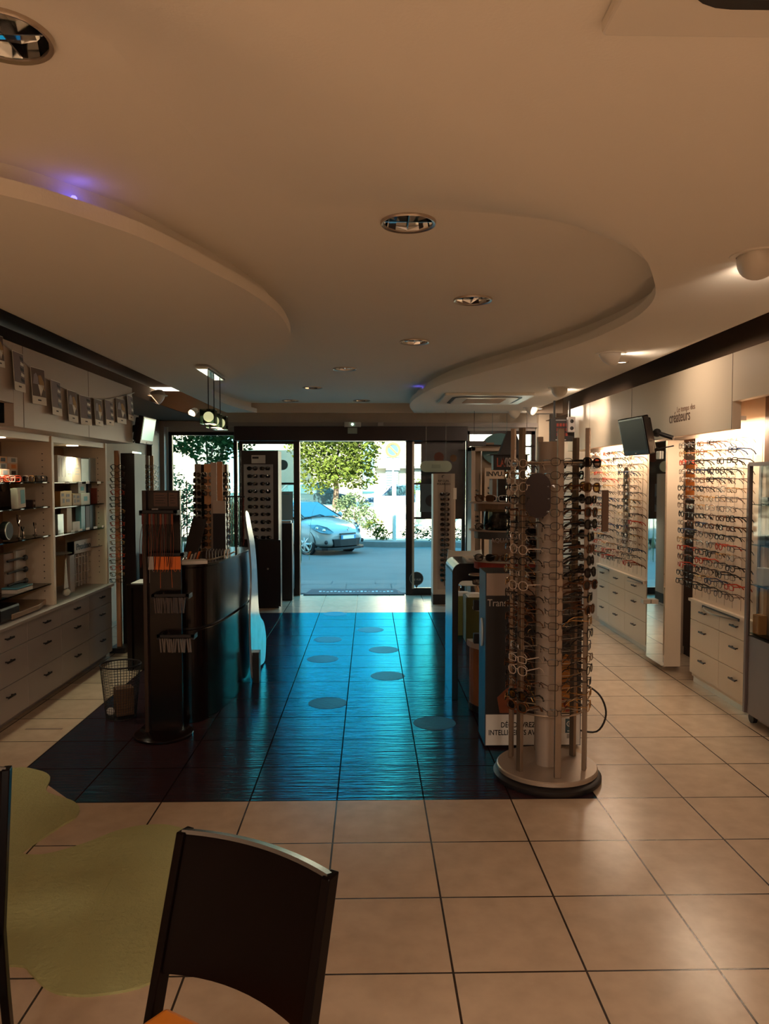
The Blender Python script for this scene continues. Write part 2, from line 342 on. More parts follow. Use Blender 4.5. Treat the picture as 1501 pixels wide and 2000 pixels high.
# ------------------------------------------------------------------ shop front: sliding door, windows
door = thing('door_1', (-.24, YF, 0), None, None, kind='structure')
Yd0, Yd1 = YF + .0, YF + .07
B(-1.87, 1.36, YF - .22, YF + .1, 2.187, 2.384).build('door_header', M_frame, door, bevel=.004)
for (x0, x1) in ((-1.84, -1.79), (-1.075, -.985), (.515, .615), (1.31, 1.36)):
    B(x0, x1, Yd0, Yd1, 0, 2.187).build('door_post', M_frame, door, bevel=.003)
for (x0, x1) in ((-1.79, -1.075), (.615, 1.31)):
    for (z0, z1) in ((0, .10), (1.085, 1.115), (1.575, 1.605), (2.15, 2.187)):
        B(x0, x1, Yd0 + .01, Yd1 - .01, z0, z1).build('door_rail', M_frame, door)
    B(x0, x1, Yd0 + .03, Yd0 + .038, .1, 2.15).build('door_pane', M_glass, door)
B(.60, .63, YF - .06, YF - .03, .1, 2.18).build('door_seal', M_alu, door)
B(-.995, -.985, YF - .04, YF, 0, 2.18).build('door_seal', M_alu, door)
for k, (x0, x1, z1) in enumerate(((-2.83, -1.87, 2.31), (1.37, 2.35, 2.33))):
    wn = thing('window_%d' % (k + 1), ((x0 + x1) / 2, YF + .1, .42), None, None, kind='structure')
    m = MB(); m.box(x0, x0 + .05, Yd0 + .01, Yd1, .42, z1); m.box(x1 - .05, x1, Yd0 + .01, Yd1, .42, z1); m.box(x0, x1, Yd0 + .01, Yd1, z1 - .04, z1 + .01); m.box(x0, x1, Yd0 + .01, Yd1, .42, .47)
    m.build('window_frame', M_frame, wn)
    B(x0 + .05, x1 - .05, Yd0 + .03, Yd0 + .038, .47, z1 - .04).build('window_pane', M_glass, wn)
    B(x0, x1, Yd0 + .01, Yd1, z1 + .01, 2.45).build('window_head', M_greyl, wn)
    B(x0, x1, YF - .12, Yd0 + .03, .40, .44).build('window_sill', M_greyl, wn)
# door mat
dm = thing('door_mat', (-.22, 10.86, 0), 'dark entrance mat with a pale script line lying at the open door', 'door mat')
m = MB(); m.prism([(at(592, 1163, z=0).x, 10.545), (at(790, 1163, z=0).x, 10.545), (at(772, 1153, z=0).x, 11.06), (at(608, 1153, z=0).x, 11.06)], lambda a, b, w_: (a, b, w_), -.045, .012)
m.build('mat_body', mat('mat rubber', (.02, .035, .05), .8, bump=.5), dm)
m = MB(); random.seed(3)
for k in range(20):
    x = -.74 + k * .055; m.box(x, x + .035, 10.78 + .02 * math.sin(k * 2.1), 10.85 + .03 * math.cos(k * 1.7), .012, .014)
m.build('mat_script', mat('mat print', (.5, .6, .62), .8), dm)
# emergency light & sensor over the door
eb = thing('emergency_light', (-.3, YF - .3, 2.38), 'small white emergency light with a bright green-white lamp above the sliding door', 'emergency light')
p = at(688, 829, y=10.30); B(p.x - .115, p.x + .115, 10.27, 10.33, p.z - .035, p.z + .035).build('lamp_body', M_greyl, eb, bevel=.006)
MB().sphere((p.x, 10.268, p.z), .014).build('lamp_bulb', mat('green lamp', (.6, 1, .7), .4, emis=(.6, 1, .7), es=8), eb)
B(p.x - .065, p.x + .065, 10.28, 10.32, p.z - .125, p.z - .045).build('pictogram_plate', mat('sign green', (.28, .30, .25), .5), eb)
q = at(743, 829, y=10.33); B(q.x - .04, q.x + .04, 10.30, 10.36, q.z - .025, q.z + .03).build('door_sensor', M_greyl, bevel=.006, tag=('small grey box sensor above the door, right of the emergency light', 'sensor'))

# stickers & posters on the door glass
def disc(mbx, c, r, y0, y1, n=28, m=0): mbx.prism([(c[0] + r * math.cos(2 * math.pi * k / n), c[1] + r * math.sin(2 * math.pi * k / n)) for k in range(n)], lambda a, b, w_: (a, w_, b), y0, y1, m)
G = YF - .012
m = MB(); c = at(552, 908, y=G); disc(m, (c.x, c.z), .072, G, G + .004); m.build('round_sticker', mat('blue sticker', (.16, .34, .42), .4), tag=('round grey-blue sticker on the left side pane of the door', 'sticker'))
c0 = at(546, 960, y=G); c1 = at(572, 1025, y=G); m = B(c0.x, c1.x, G, G + .004, c1.z, c0.z)
po = m.build('notice_poster', mat('notice paper', (.30, .42, .46), .6), tag=('pale notice sheet taped to the left side pane of the door', 'poster'))
B(c0.x + .05, c1.x - .05, G - .003, G, c0.z - .045, c0.z - .03).build('printed_heading', M_teal, po)
c0 = at(548, 1122, y=G); c1 = at(574, 1160, y=G)
po = B(c0.x, c1.x, G, G + .004, c1.z, c0.z).build('dark_sticker', M_ink, tag=('dark square sticker with small red lines low on the left door pane', 'sticker'))
m = MB()
for j in range(3):
    for i in range(5): m.box(c0.x + .02 + i * .032, c0.x + .043 + i * .032, G - .002, G, c0.z - .06 - j * .032, c0.z - .04 - j * .032)
m.build('red_print', M_red, po)
def bubble(u, v, rad, label, words, dark=True):
    c = at(u, v, y=G); t = thing('round_sign_sticker', (c.x, G, c.z - rad), label, 'sticker')
    m = MB(); disc(m, (c.x, c.z), rad, G, G + .004); m.prism([(c.x - .03, c.z - rad * .93), (c.x + .03, c.z - rad * .93), (c.x, c.z - rad - .045)], lambda a, b, w_: (a, w_, b), G, G + .004)
    m.build('sticker_body', mat('sticker dark', (.03, .03, .035), .4), t)
    n = 30; m = MB(); m.tube([(c.x + (rad + .004) * math.cos(2 * math.pi * k / n), G - .001, c.z + (rad + .004) * math.sin(2 * math.pi * k / n)) for k in range(n)], .004, 5, closed=True); m.build('sticker_rim', M_greyl, t)
    for i, wd in enumerate(words): text(wd, rad * .42, (c.x, G - .003, c.z + (.02 - i * rad * .4)), (1, 0, 0), (0, 0, 1), M_greyl, parent=t, align='CENTER', bold=.001)
bubble(813, 1130, .092, 'round dark speech-bubble sticker reading DE VUE low on the right door pane', ['', 'DE VUE'])
c0 = at(820, 945, y=G); c1 = at(846, 1000, y=G)
po = B(c0.x, c1.x + .04, G, G + .004, c1.z, c0.z).build('grey_poster', mat('poster grey', (.12, .13, .14), .5), tag=('grey poster with a dark disc on the right door pane beside the sunglasses column', 'poster'))
m = MB(); c = at(842, 978, y=G - .002); disc(m, (c.x, c.z), .085, G - .004, G); m.build('printed_disc', mat('poster dark disc', (.04, .02, .02), .5), po)
c0 = at(822, 866, y=G); c1 = at(904, 1012, y=G)
po = B(c0.x, c1.x, G + .006, G + .01, c1.z, c0.z).build('photo_poster', mat('photo poster', (.045, .020, .014), .25, var=.5, vscale=6), tag=('large dark photographic poster filling the right side pane of the door', 'poster'))  # dark reflection of the room in the glass, built as a panel
m = MB(); c = at(857, 893, y=G); disc(m, (c.x, c.z), .07, G + .002, G + .006); m.build('printed_fruit', mat('dull red print', (.16, .03, .01), .5), po)
m = MB(); c = at(885, 895, y=G); disc(m, (c.x, c.z), .05, G + .002, G + .006); m.build('printed_flower', mat('dull orange print', (.22, .08, .02), .5), po)
# pale pill shaped sign
c0 = at(820, 922, y=9.98); c1 = at(882, 900, y=9.98); rr = (c1.z - c0.z) / 2
pts = [(c0.x + rr + rr * math.cos(t), c0.z + rr + rr * math.sin(t)) for t in [math.pi / 2 + math.pi * k / 10 for k in range(11)]] + [(c1.x - rr + rr * math.cos(t), c0.z + rr + rr * math.sin(t)) for t in [-math.pi / 2 + math.pi * k / 10 for k in range(11)]]
pill = MB().prism(pts, lambda a, b, w_: (a, w_, b), 9.97, 9.99).build('pill_sign', mat('pale mint board', (.42, .52, .44), .5), tag=('pale mint pill-shaped board hanging above the white sunglasses column', 'sign'))
B((c0.x + c1.x) / 2 - .06, (c0.x + c1.x) / 2 + .06, 9.966, 9.97, c0.z + .05, c1.z - .05).build('printed_box', mat('mint print', (.30, .38, .33), .5), pill)
m = MB(); m.tube([(c0.x + .08, 9.98, c1.z - .01), (c0.x + .08, 9.98, ZL)], .002, 4); m.tube([(c1.x - .08, 9.98, c1.z - .01), (c1.x - .08, 9.98, ZL)], .002, 4); m.build('hanging_wire', M_steel, pill)

# ------------------------------------------------------------------ the street
M_asph = mat('asphalt', (.085, .115, .12), .9, bump=.5, bscale=40, var=.25, vscale=1.2)
M_pave = mat('pavement slabs', (.115, .13, .13), .85, bump=.4, bscale=25, var=.15, vscale=3)
M_kerb = mat('kerb stone', (.16, .18, .18), .85, bump=.3, var=.2)
M_bark = mat('bark', (.10, .07, .05), .9, bump=.5)
M_leafA = mat('leaf yellow green', (.062, .085, .014), .9, spec=.1, var=.5, vscale=2.5)
M_leafB = mat('leaf deep green', (.016, .042, .011), .9, spec=.1, var=.5, vscale=2.5)
M_leafC = mat('leaf pale green', (.075, .11, .055), .9, spec=.1, var=.4, vscale=2.5)
M_flower = mat('pale blossoms', (.7, .5, .48), .7)
M_houseA = mat('sunlit render', (.56, .50, .39), .9, bump=.3, var=.08)
M_shutter = mat('blue grey shutter', (.12, .19, .21), .7)
prof = [(10.75, -.035), (12.7, -.09), (12.72, -.17), (20, -.38), (40, -.38)]
mb = MB()
for (a, za), (b, zb) in zip(prof, prof[1:]): mb.add([(-30, a, za), (30, a, za), (30, b, zb), (-30, b, zb)], [(0, 1, 2, 3)], 0 if a > 12 else 1)
mb.add([(-30, 10.55, -.035), (30, 10.55, -.035), (30, 10.75, -.035), (-30, 10.75, -.035)], [(0, 1, 2, 3)], 1)
for k in range(-9, 10):
    for y0, y1, o in ((10.95, 11.5, 0), (11.52, 12.1, .35), (12.12, 12.68, .1)):
        x = k * .72 + o; zz = lambda y: -.035 - (y - 10.75) * .0282
        mb.add([(x, y0, zz(y0) + .01), (x + .705, y0, zz(y0) + .01), (x + .705, y1, zz(y1) + .01), (x, y1, zz(y1) + .01)], [(0, 1, 2, 3)], 1)
struct(mb.build('road', [M_asph, M_pave]))
# raised garden plot across the road with a curved kerb
edge = smoothline([(-30, 24.6, 0), (-6, 24.4, 0), (-1.6, 23.6, 0), (-.4, 22.4, 0), (.6, 22.0, 0), (1.8, 22.1, 0), (3.5, 21.6, 0), (8, 20.6, 0), (30, 19, 0)], 5)
kb = MB().prism([(p.x, p.y) for p in edge] + [(30, 24), (-30, 26)], lambda a, b, w_: (a, b, w_), -.5, -.22).build('kerb', M_kerb); struct(kb)
M_ground = mat('sunlit gravel', (.62, .56, .44), .95, bump=.4, var=.15)
mb = MB()
for (a, za, b, zb) in ((24, -.215, 28, .55), (28, .55, 45, .9)): mb.add([(-30, a, za), (30, a, za), (30, b, zb), (-30, b, zb)], [(0, 1, 2, 3)])
mb.add([(-1.4, 23.9, -.214), (-.2, 22.7, -.214), (8, 21.4, -.214), (30, 20, -.214), (30, 24.01, -.214), (-1.4, 24.01, -.214)], [(0, 1, 2, 3, 4, 5)])
struct(mb.build('garden_ground', M_ground))

def leaves(mb, c, r, n, size, seed, sh=.75, m=0):
    rnd = random.Random(seed)
    for k in range(n):
        while True:
            d = Vector((rnd.uniform(-1, 1), rnd.uniform(-1, 1), rnd.uniform(-1, 1)))
            if .15 < d.length < 1: break
        d = d.normalized() * (sh + (1 - sh) * rnd.random()) * (1 + .12 * math.sin(d.x * 9) * math.cos(d.z * 7))
        p = Vector((c[0] + d.x * r[0], c[1] + d.y * r[1], c[2] + d.z * r[2]))
        u = Vector((rnd.gauss(0, 1), rnd.gauss(0, 1), rnd.gauss(0, .6))).normalized(); v = u.cross(Vector((rnd.gauss(0, 1), rnd.gauss(0, 1), rnd.gauss(0, 1)))).normalized()
        s = size * rnd.uniform(.6, 1.3)
        mb.add([p - u * s, p - v * s * .5, p + u * s, p + v * s * .5], [(0, 1, 2, 3)], m)
def tree(name, blobs, trunk, matl, label, seed, size=.09, n=900, base=(0, 0, 0), cat='tree', extra=None, group=None):
    t = thing(name, base, label, cat, group)
    m = MB()
    for i, (x, y, z, rx, rz_) in enumerate(blobs): leaves(m, (x, y, z), (rx, rx, rz_), int(n * rx * rz_), size, seed + i, .55)
    m.build('foliage', matl, t)
    if trunk:
        m = MB(); rnd = random.Random(seed)
        m.tube([base, (base[0] + .05, base[1], base[2] + trunk[0] * .5), (base[0], base[1] + .1, base[2] + trunk[0])], [trunk[1], trunk[1] * .8, trunk[1] * .5], 8)
        for (x, y, z, rx, rz_) in blobs[:5]: m.tube([(base[0], base[1], base[2] + trunk[0] * .6), ((base[0] + x) / 2, (base[1] + y) / 2, (base[2] + trunk[0] + z) / 2), (x, y, z)], [trunk[1] * .4, trunk[1] * .25, .02], 5)
        m.build('trunk', M_bark, t)
    return t
tree('round_tree', [(-1.5, 28, 2.6, 1.25, 1.1), (-.6, 28, 2.5, 1.0, .9), (-2.2, 28.3, 3.2, 1.1, 1.2), (-1.0, 28, 3.8, 1.6, 1.2), (-.3, 27.6, 3.0, .8, .9), (-1.2, 27.4, 1.9, .9, .6), (-2.0, 28, 1.75, .9, .65), (-.4, 28, 1.8, .75, .6)], (1.6, .12), M_leafA, 'round bushy yellow-green tree seen through the open door, behind the white car', 11, .085, 1000, (-1.3, 28, .5))
tree('dark_tree', [(-3.9, 17.5, 3.1, .9, .6), (-3.2, 17.8, 2.75, .7, .45), (-4.6, 17.6, 2.6, .7, .4), (-3.6, 17.2, 2.35, .8, .35), (-2.9, 17.6, 3.4, .8, .6), (-5.0, 18, 3.5, .9, .6)], (2.4, .09), M_leafB, 'dark green tree with spreading branches outside the left shop window', 31, .075, 1500, (-3.9, 18.3, -.32))
tree('hydrangea_bush', [(-5.6, 20.5, 1.3, .7, .8), (-4.8, 20.6, .9, .6, .7)], (.7, .05), M_leafC, 'pale flowering bush at the left edge of the left shop window', 41, .06, 1500, (-5.3, 20.6, -.38), 'bush')
tree('rose_bush', [(-.55, 25.2, .75, .55, .5), (-.1, 25.0, .35, .4, .4), (-.95, 25.4, .55, .4, .5)], (.6, .05), M_leafC, 'pale leafy shrub with blossoms behind the bonnet of the white car', 51, .055, 2500, (-.5, 25.2, -.1), 'bush')
tree('leafy_shrub', [(.15, 22.9, .15, .35, .3), (.4, 22.8, -.02, .3, .22)], (.3, .03), M_leafA, 'low yellow-green shrub growing on the kerb right of the white car', 61, .05, 2600, (.2, 22.9, -.22), 'bush')
tree('low_hedge', [(1.3, 22.7, 0, .45, .22), (2.0, 22.6, 0, .45, .24), (2.8, 22.5, 0, .5, .25), (3.6, 22.3, 0, .5, .25)], (.1, .03), M_leafB, 'low dark hedge along the kerb behind the right door post', 71, .04, 3000, (2.2, 22.6, -.22), 'hedge')
tree('green_hedge', [(2.6, 30, 1.2, .9, .8), (3.8, 30, 1.3, .9, .9)], (.5, .05), M_leafA, 'bright green hedge seen through the right side pane of the door', 81, .07, 900, (3.1, 30, .6), 'hedge')
tree('tall_hedge', [(7.4, 19, 3.4, .9, .9), (6.3, 19.4, 2.7, .7, .8)], (2.0, .08), M_leafA, 'yellow-green tree outside the right shop window', 91, .07, 1000, (6.9, 19, -.38), 'tree')
# pampas grass
def grass(name, base, n, h, spread, seed, matl, label):
    t = thing(name, base, label, 'grass'); rnd = random.Random(seed); m = MB(); bz = Vector(base)
    for k in range(n):
        a = rnd.uniform(0, 2 * math.pi); o = Vector((math.cos(a), math.sin(a) * .6, 0)); H = h * rnd.uniform(.6, 1.1); s = spread * rnd.uniform(.3, 1.1); st = bz + Vector((rnd.gauss(0, .35), rnd.gauss(0, .2), 0)); wd = Vector((-o.y, o.x, 0)) * .014; prev = None; vs = []; fs = []
        for i in range(7):
            q = i / 6; p = st + o * s * q * q + Vector((0, 0, H * (1.25 * q - .45 * q * q * (1 + s)))); w2 = wd * (1 - q * .85); vs += [p - w2, p + w2]
            if i: fs.append((2 * i - 2, 2 * i - 1, 2 * i + 1, 2 * i))
        m.add(vs, fs)
    m.build('blades', matl, t); return t
M_blade = mat('grass blade', (.085, .12, .06), .6, var=.3)
grass('pampas_grass', (-4.6, 15.4, -.25), 900, 2.3, .9, 5, M_blade, 'tall pale ornamental grass seen through the left shop window')
grass('pampas_grass', (-2.75, 17.4, -.28), 800, 2.7, .6, 15, M_blade, 'tall pale ornamental grass behind the left side pane of the door')
grass('pampas_grass', (-4.4, 25.2, -.2), 700, 2.4, 1.2, 6, M_blade, 'tall pale ornamental grass just left of and behind the white car')
# houses and walls
hs = thing('white_house', (4, 35, .8), 'bright sunlit white house with grey shutters across the street', 'house')
m = MB(); m.box(.25, 14, 35, 41, .3, 9); m.build('house_wall', M_houseA, hs)
for (x0, x1, z0, z1, L) in ((.75, 1.35, 1.2, 3.3, 1), (1.7, 2.9, .9, 2.1, 0), (3.9, 4.9, 1.3, 3.0, 1), (6.2, 7.2, 1.3, 3, 1)):
    m = MB(); m.box(x0, x1, 34.9, 35.01, z0, z1)
    for k in range(int((z1 - z0) / .12)): m.box(x0 + .03, x1 - .03, 34.88, 34.9, z0 + .02 + k * .12, z0 + .09 + k * .12)
    m.build('shutter', M_shutter if L else mat('garage grey', (.2, .21, .2), .7), hs)
B(.2, 6, 34.7, 35.05, 2.15, 2.25).build('string_course', M_kerb, hs)
hs = thing('cream_house', (-9, 27, 0), 'pale house wall with a tall blue-grey shutter seen through the left shop window', 'house')
B(-20, -6.3, 27, 33, -.4, 9).build('house_wall', M_houseA, hs)
m = MB(); m.box(-7.95, -7.35, 26.9, 27.0, 1.3, 3.6)
for k in range(18): m.box(-7.92, -7.38, 26.88, 26.9, 1.33 + k * .125, 1.42 + k * .125)
m.build('shutter', M_shutter, hs)
hs = thing('far_house', (-3, 40, .9), 'distant pale house behind the round tree', 'house')
B(-7, -.4, 40, 44, .5, 8).build('house_wall', mat('far render', (.3, .3, .25), .9), hs); B(-7.3, -.2, 39.7, 44.3, 8, 8.3).build('roof', M_kerb, hs)
gw = thing('garden_wall', (.8, 26, -.2), 'low sunlit cream garden wall and steps right of the white car', 'wall')
B(.15, 1.25, 26, 26.3, -.3, 1.05).build('wall_block', M_houseA, gw); B(1.6, 2.9, 25.6, 25.9, -.3, 1.25).build('wall_block', M_houseA, gw)
m = MB()
for k in range(4): m.box(.55, 1.5, 24.0 + k * .35, 25.9, -.3, -.12 + k * .12)
m.build('steps', M_houseA, gw)
# traffic sign post
ts = thing('road_sign', (1.0, 23, -.22), 'round no-parking road sign, blue disc with red ring and red bar', 'road sign')
c = at(767, 879, y=23); m = MB(); m.cyl((c.x, 23.03, -.22), (c.x, 23.03, c.z + .5), .03, n=10); m.build('pole', M_steel, ts)
def ring(mbx, c, r0, r1, y0, y1, n=32):
    vs = []; 
    for k in range(n):
        q = 2 * math.pi * k / n
        for r in (r0, r1):
            for y in (y0, y1): vs.append((c[0] + r * math.cos(q), y, c[1] + r * math.sin(q)))
    fs = []
    for k in range(n):
        a = k * 4; b = ((k + 1) % n) * 4; fs += [(a, b, b + 2, a + 2), (a + 1, a + 3, b + 3, b + 1), (a, a + 1, b + 1, b), (a + 2, b + 2, b + 3, a + 3)]
    mbx.add(vs, fs)
m = MB(); disc(m, (c.x, c.z), .175, 22.98, 23.0); m.build('blue_disc', mat('sign blue', (.05, .20, .24), .4), ts)
m = MB(); ring(m, (c.x, c.z), .165, .24, 22.965, 23.0); d = Vector((.707, 0, -.707)); 
m.prism([(c.x - .13, c.z + .09), (c.x - .09, c.z + .13), (c.x + .13, c.z - .09), (c.x + .09, c.z - .13)], lambda a, b, w_: (a, w_, b), 22.965, 22.98); m.build('red_ring', mat('sign red', (.30, .11, .05), .4), ts)
B(c.x - .21, c.x + .21, 22.99, 23.01, c.z - .62, c.z - .31).build('lower_plate', M_white, ts)
q = at(770, 925, y=22.4); m = MB(); m.cyl((q.x, 22.4, -.22), (q.x, 22.4, q.z), .055, n=14); m.cyl((q.x, 22.4, q.z), (q.x, 22.4, q.z + .05), .06, n=14)
m.build('bollard_post', mat('pale post', (.55, .62, .58), .5), tag=('tall pale grey post standing on the kerb below the road sign', 'post'))
# parked cars far behind the shrubs
def far_car(x, y, z, colr, label):
    t = thing('parked_car', (x, y, z), label, 'car'); m = MB()
    P_ = [(-2, .25), (-2, .75), (-1.3, .85), (-.8, 1.35), (.7, 1.4), (1.3, .95), (2.0, .8), (2.05, .3)]
    m.prism([(x + a, z + b) for a, b in P_], lambda a, b, w_: (a, w_, b), y - .8, y + .8); m.build('car_body', mat('car paint ' + label[:8], colr, .25), t, bevel=.06)
    m = MB(); m.prism([(x + a, z + b) for a, b in [(-1.15, .9), (-.72, 1.28), (.62, 1.32), (1.1, .95)]], lambda a, b, w_: (a, w_, b), y - .82, y + .82); m.build('car_windows', mat('car glass dark', (.03, .08, .10), .08), t)
    for sx in (-1.3, 1.3):
        m = MB(); m.cyl((x + sx, y - .84, z + .3), (x + sx, y - .6, z + .3), .3, n=16); m.build('wheel', M_ink, t)
far_car(-2.6, 31.5, .12, (.02, .05, .06), 'dark car parked far back under the round tree'); far_car(1.8, 33.0, .05, (.04, .09, .15), 'bluish car parked far back beside the white house')

# ------------------------------------------------------------------ white hatchback
car = thing('white_car', (0, 0, 0), 'white hatchback parked across the street, facing right, seen through the open door', 'car')
CM = Matrix.Translation((-2.02, 21.35, -.38)) @ Matrix.Rotation(R(-45), 4, 'Z')
M_paint = mat('white car paint', (.38, .40, .40), .18, coat=.6, var=.02)
M_cglass = mat('car window glass', (.03, .13, .18), .04, var=.1, spec=.9)
M_cblack = mat('car black trim', (.012, .010, .012), .4)
# station: x, half width, sill z, shoulder z, centre-top z (bonnet / belt)
ST = [(2.02, .50, .30, .48, .55), (1.98, .66, .24, .56, .66), (1.85, .76, .20, .66, .74), (1.6, .82, .19, .74, .83), (1.3, .845, .19, .82, .91), (1.0, .85, .19, .87, .97), (.75, .85, .19, .90, 1.0),
      (0, .855, .19, .93, .96), (-.8, .855, .20, .96, .98), (-1.5, .84, .22, .98, 1.0), (-1.85, .80, .28, .95, 1.0), (-1.98, .70, .40, .80, .95)]
m = MB(CM); rows = []
for (x, hw, zs, zh, zt) in ST:
    half = [(0, zs), (hw * .8, zs), (hw * .97, zs + .1), (hw, zs + (zh - zs) * .5), (hw * .975, zh - .06), (hw * .90, zh + .015), (hw * .70, zh + (zt - zh) * .65), (hw * .35, zt - .008), (0, zt)]
    bx = lambda y: x - .10 * (abs(y) / .85) ** 2.5 * (1 if x > 1.5 else 0) * (x - 1.4) * 2.4
    rows.append([(bx(y), y, z) for (y, z) in half] + [(bx(y), -y, z) for (y, z) in half[-2:0:-1]])
n = len(rows[0]); vs = [p for r_ in rows for p in r_]; fs = []
for i in range(len(rows) - 1):
    for k in range(n): fs.append((i * n + k, i * n + (k + 1) % n, (i + 1) * n + (k + 1) % n, (i + 1) * n + k))
fs.append(tuple(range(n))); fs.append(tuple((len(rows) - 1) * n + k for k in range(n))[::-1])
m.add(vs, fs); ob = m.build('car_body', M_paint, car, smooth=True); s_ = ob.modifiers.new('s', 'SUBSURF'); s_.levels = 1; s_.render_levels = 1
# greenhouse
GS = [(.95, .70, .97), (.15, .60, 1.36), (-.2, .58, 1.45), (-.9, .57, 1.46), (-1.5, .55, 1.38), (-1.85, .60, 1.02)]
m = MB(CM); vs = []; fs = []
for (x, hw, zt) in GS: zb = .93; vs += [(x, -.78 if x < .9 else -.74, zb), (x, -hw, zt - .05 if x < .9 else zt - .02), (x, -hw * .8, zt), (x, hw * .8, zt), (x, hw, zt - .05 if x < .9 else zt - .02), (x, .78 if x < .9 else .74, zb)]
for i in range(len(GS) - 1):
    for k in range(5): fs.append((i * 6 + k, i * 6 + k + 1, (i + 1) * 6 + k + 1, (i + 1) * 6 + k))
m.add(vs, fs); m.build('car_cabin', M_paint, car, smooth=True)
m = MB(CM); vs = [(.96, -.62, 1.0), (.96, .62, 1.0), (.20, .52, 1.37), (.20, -.52, 1.37)]; m.add(vs, [(0, 1, 2, 3)]); m.build('windscreen', M_cglass, car)
for s in (-1, 1):
    m = MB(CM); m.add([(.80, s * .775, .98), (-.1, s * .785, .98), (-.15, s * .622, 1.37), (.16, s * .622, 1.33)], [(0, 1, 2, 3)]); m.add([(-.18, s * .785, .98), (-1.35, s * .785, 1.0), (-1.2, s * .61, 1.36), (-.22, s * .622, 1.38)], [(0, 1, 2, 3)]); m.build('side_window', M_cglass, car)
    m = MB(CM); m.tube([(1.0, s * .72, .965), (.14, s * .60, 1.35), (-.9, s * .575, 1.43)], .018, 6); m.build('door_pillar', M_cblack, car)
    m = MB(CM); m.sphere((.72, s * .93, 1.02), .1, 12, sc3=(.6, 1, .7)); m.build('wing_mirror', M_paint, car, smooth=True)
    m = MB(CM); hl = [(1.98, s * .47, .60), (1.92, s * .60, .57), (1.78, s * .745, .60), (1.52, s * .81, .70), (1.32, s * .80, .79), (1.58, s * .70, .80), (1.82, s * .56, .735)]
    hl = [(a + .03, b * 1.03, c_ + .02) for a, b, c_ in hl]; m.add(hl, [tuple(range(7)) if s > 0 else tuple(range(7))[::-1]]); ho = m.build('headlight', mat('headlight glass', (.14, .25, .30), .05, var=.3, vscale=12), car)
    for c_ in ((1.80, s * .64, .67), (1.62, s * .73, .72)): MB(CM).sphere(c_, .055, 10).build('reflector', M_chrome, ho)
    m = MB(CM); m.sphere((1.90, s * .66, .36), .055, 12, sc3=(.6, 1, 1)); m.build('fog_light', M_cblack, car)
    for wx in (1.24, -1.24):
        wt = thing('w', (0, 0, 0), None, None); bpy.data.objects.remove(wt)
        m = MB(CM); m.tube([(wx + .29 * math.cos(q), s * .74, .30 + .29 * math.sin(q)) for q in [2 * math.pi * k / 24 for k in range(24)]], .055, 8, closed=True)
        m.cyl((wx, s * .60, .30), (wx, s * .77, .30), .25, n=24); wo_ = m.build('wheel', M_cblack, car, smooth=True)
        m = MB(CM)
        for k in range(7):
            q = 2 * math.pi * k / 7; m.tube([(wx + .05 * math.cos(q), s * .83, .30 + .05 * math.sin(q)), (wx + .225 * math.cos(q), s * .80, .30 + .225 * math.sin(q))], [.035, .028], 5)
        m.tube([(wx + .225 * math.cos(q), s * .79, .30 + .225 * math.sin(q)) for q in [2 * math.pi * k / 24 for k in range(24)]], .016, 6, closed=True)
        m.cyl((wx, s * .78, .30), (wx, s * .84, .30), .06, n=12); m.build('hubcap', mat('wheel cover', (.6, .63, .63), .3), wo_)
        m = MB(CM); m.tube([(wx + .37 * math.cos(q), s * .80, .31 + .37 * math.sin(q)) for q in [math.pi * k / 14 for k in range(15)]], .016, 6); m.build('wheel_arch', M_cblack, car)
m = MB(CM); m.prism([(1.90, .50), (2.0, .50), (2.045, .30), (2.055, 0), (2.045, -.30), (2.0, -.50), (1.90, -.50)], lambda a, b, w_: (a, b * (1 - (.44 - w_) * .5), w_), .24, .44); m.build('grille', M_cblack, car, bevel=.01)
m = MB(CM); m.box(2.0, 2.045, -.28, .28, .555, .585); m.build('bonnet_slot', M_cblack, car)
fcv = [(1.6, .80), (1.84, .765), (1.96, .66), (2.02, .48), (2.045, .22), (2.05, 0)]; fcv = fcv + [(a, -b) for a, b in fcv[-2::-1]]
m = MB(CM); m.prism(fcv, lambda a, b, w_: (a, b, w_), .15, .215); m.build('bumper_lip', M_cblack, car, bevel=.01)
pl = MB(CM).box(2.04, 2.055, -.26, .26, .43, .54).build('number_plate', mat('plate blue', (.05, .25, .5), .4), car)
MB(CM).box(2.055, 2.06, -.20, .20, .44, .53).build('blank_plate_face', mat('plate white', (.95, .95, .95), .3), pl)
m = MB(CM); m.tube([(2.04, 0, .70 - .06), (2.045, .04, .70), (2.02, 0, .70 + .06), (2.045, -.04, .70)], .010, 5, closed=True); m.tube([(2.04, .0, .70 - .025), (2.045, .018, .70), (2.03, 0, .70 + .025), (2.045, -.018, .70)], .006, 5, closed=True); m.build('diamond_emblem', M_steel, car)
m = MB(CM); m.tube([(.99, -.5, .99), (.90, 0, 1.04), (.97, .1, 1.0)], .012, 5); m.build('wiper', M_cblack, car)

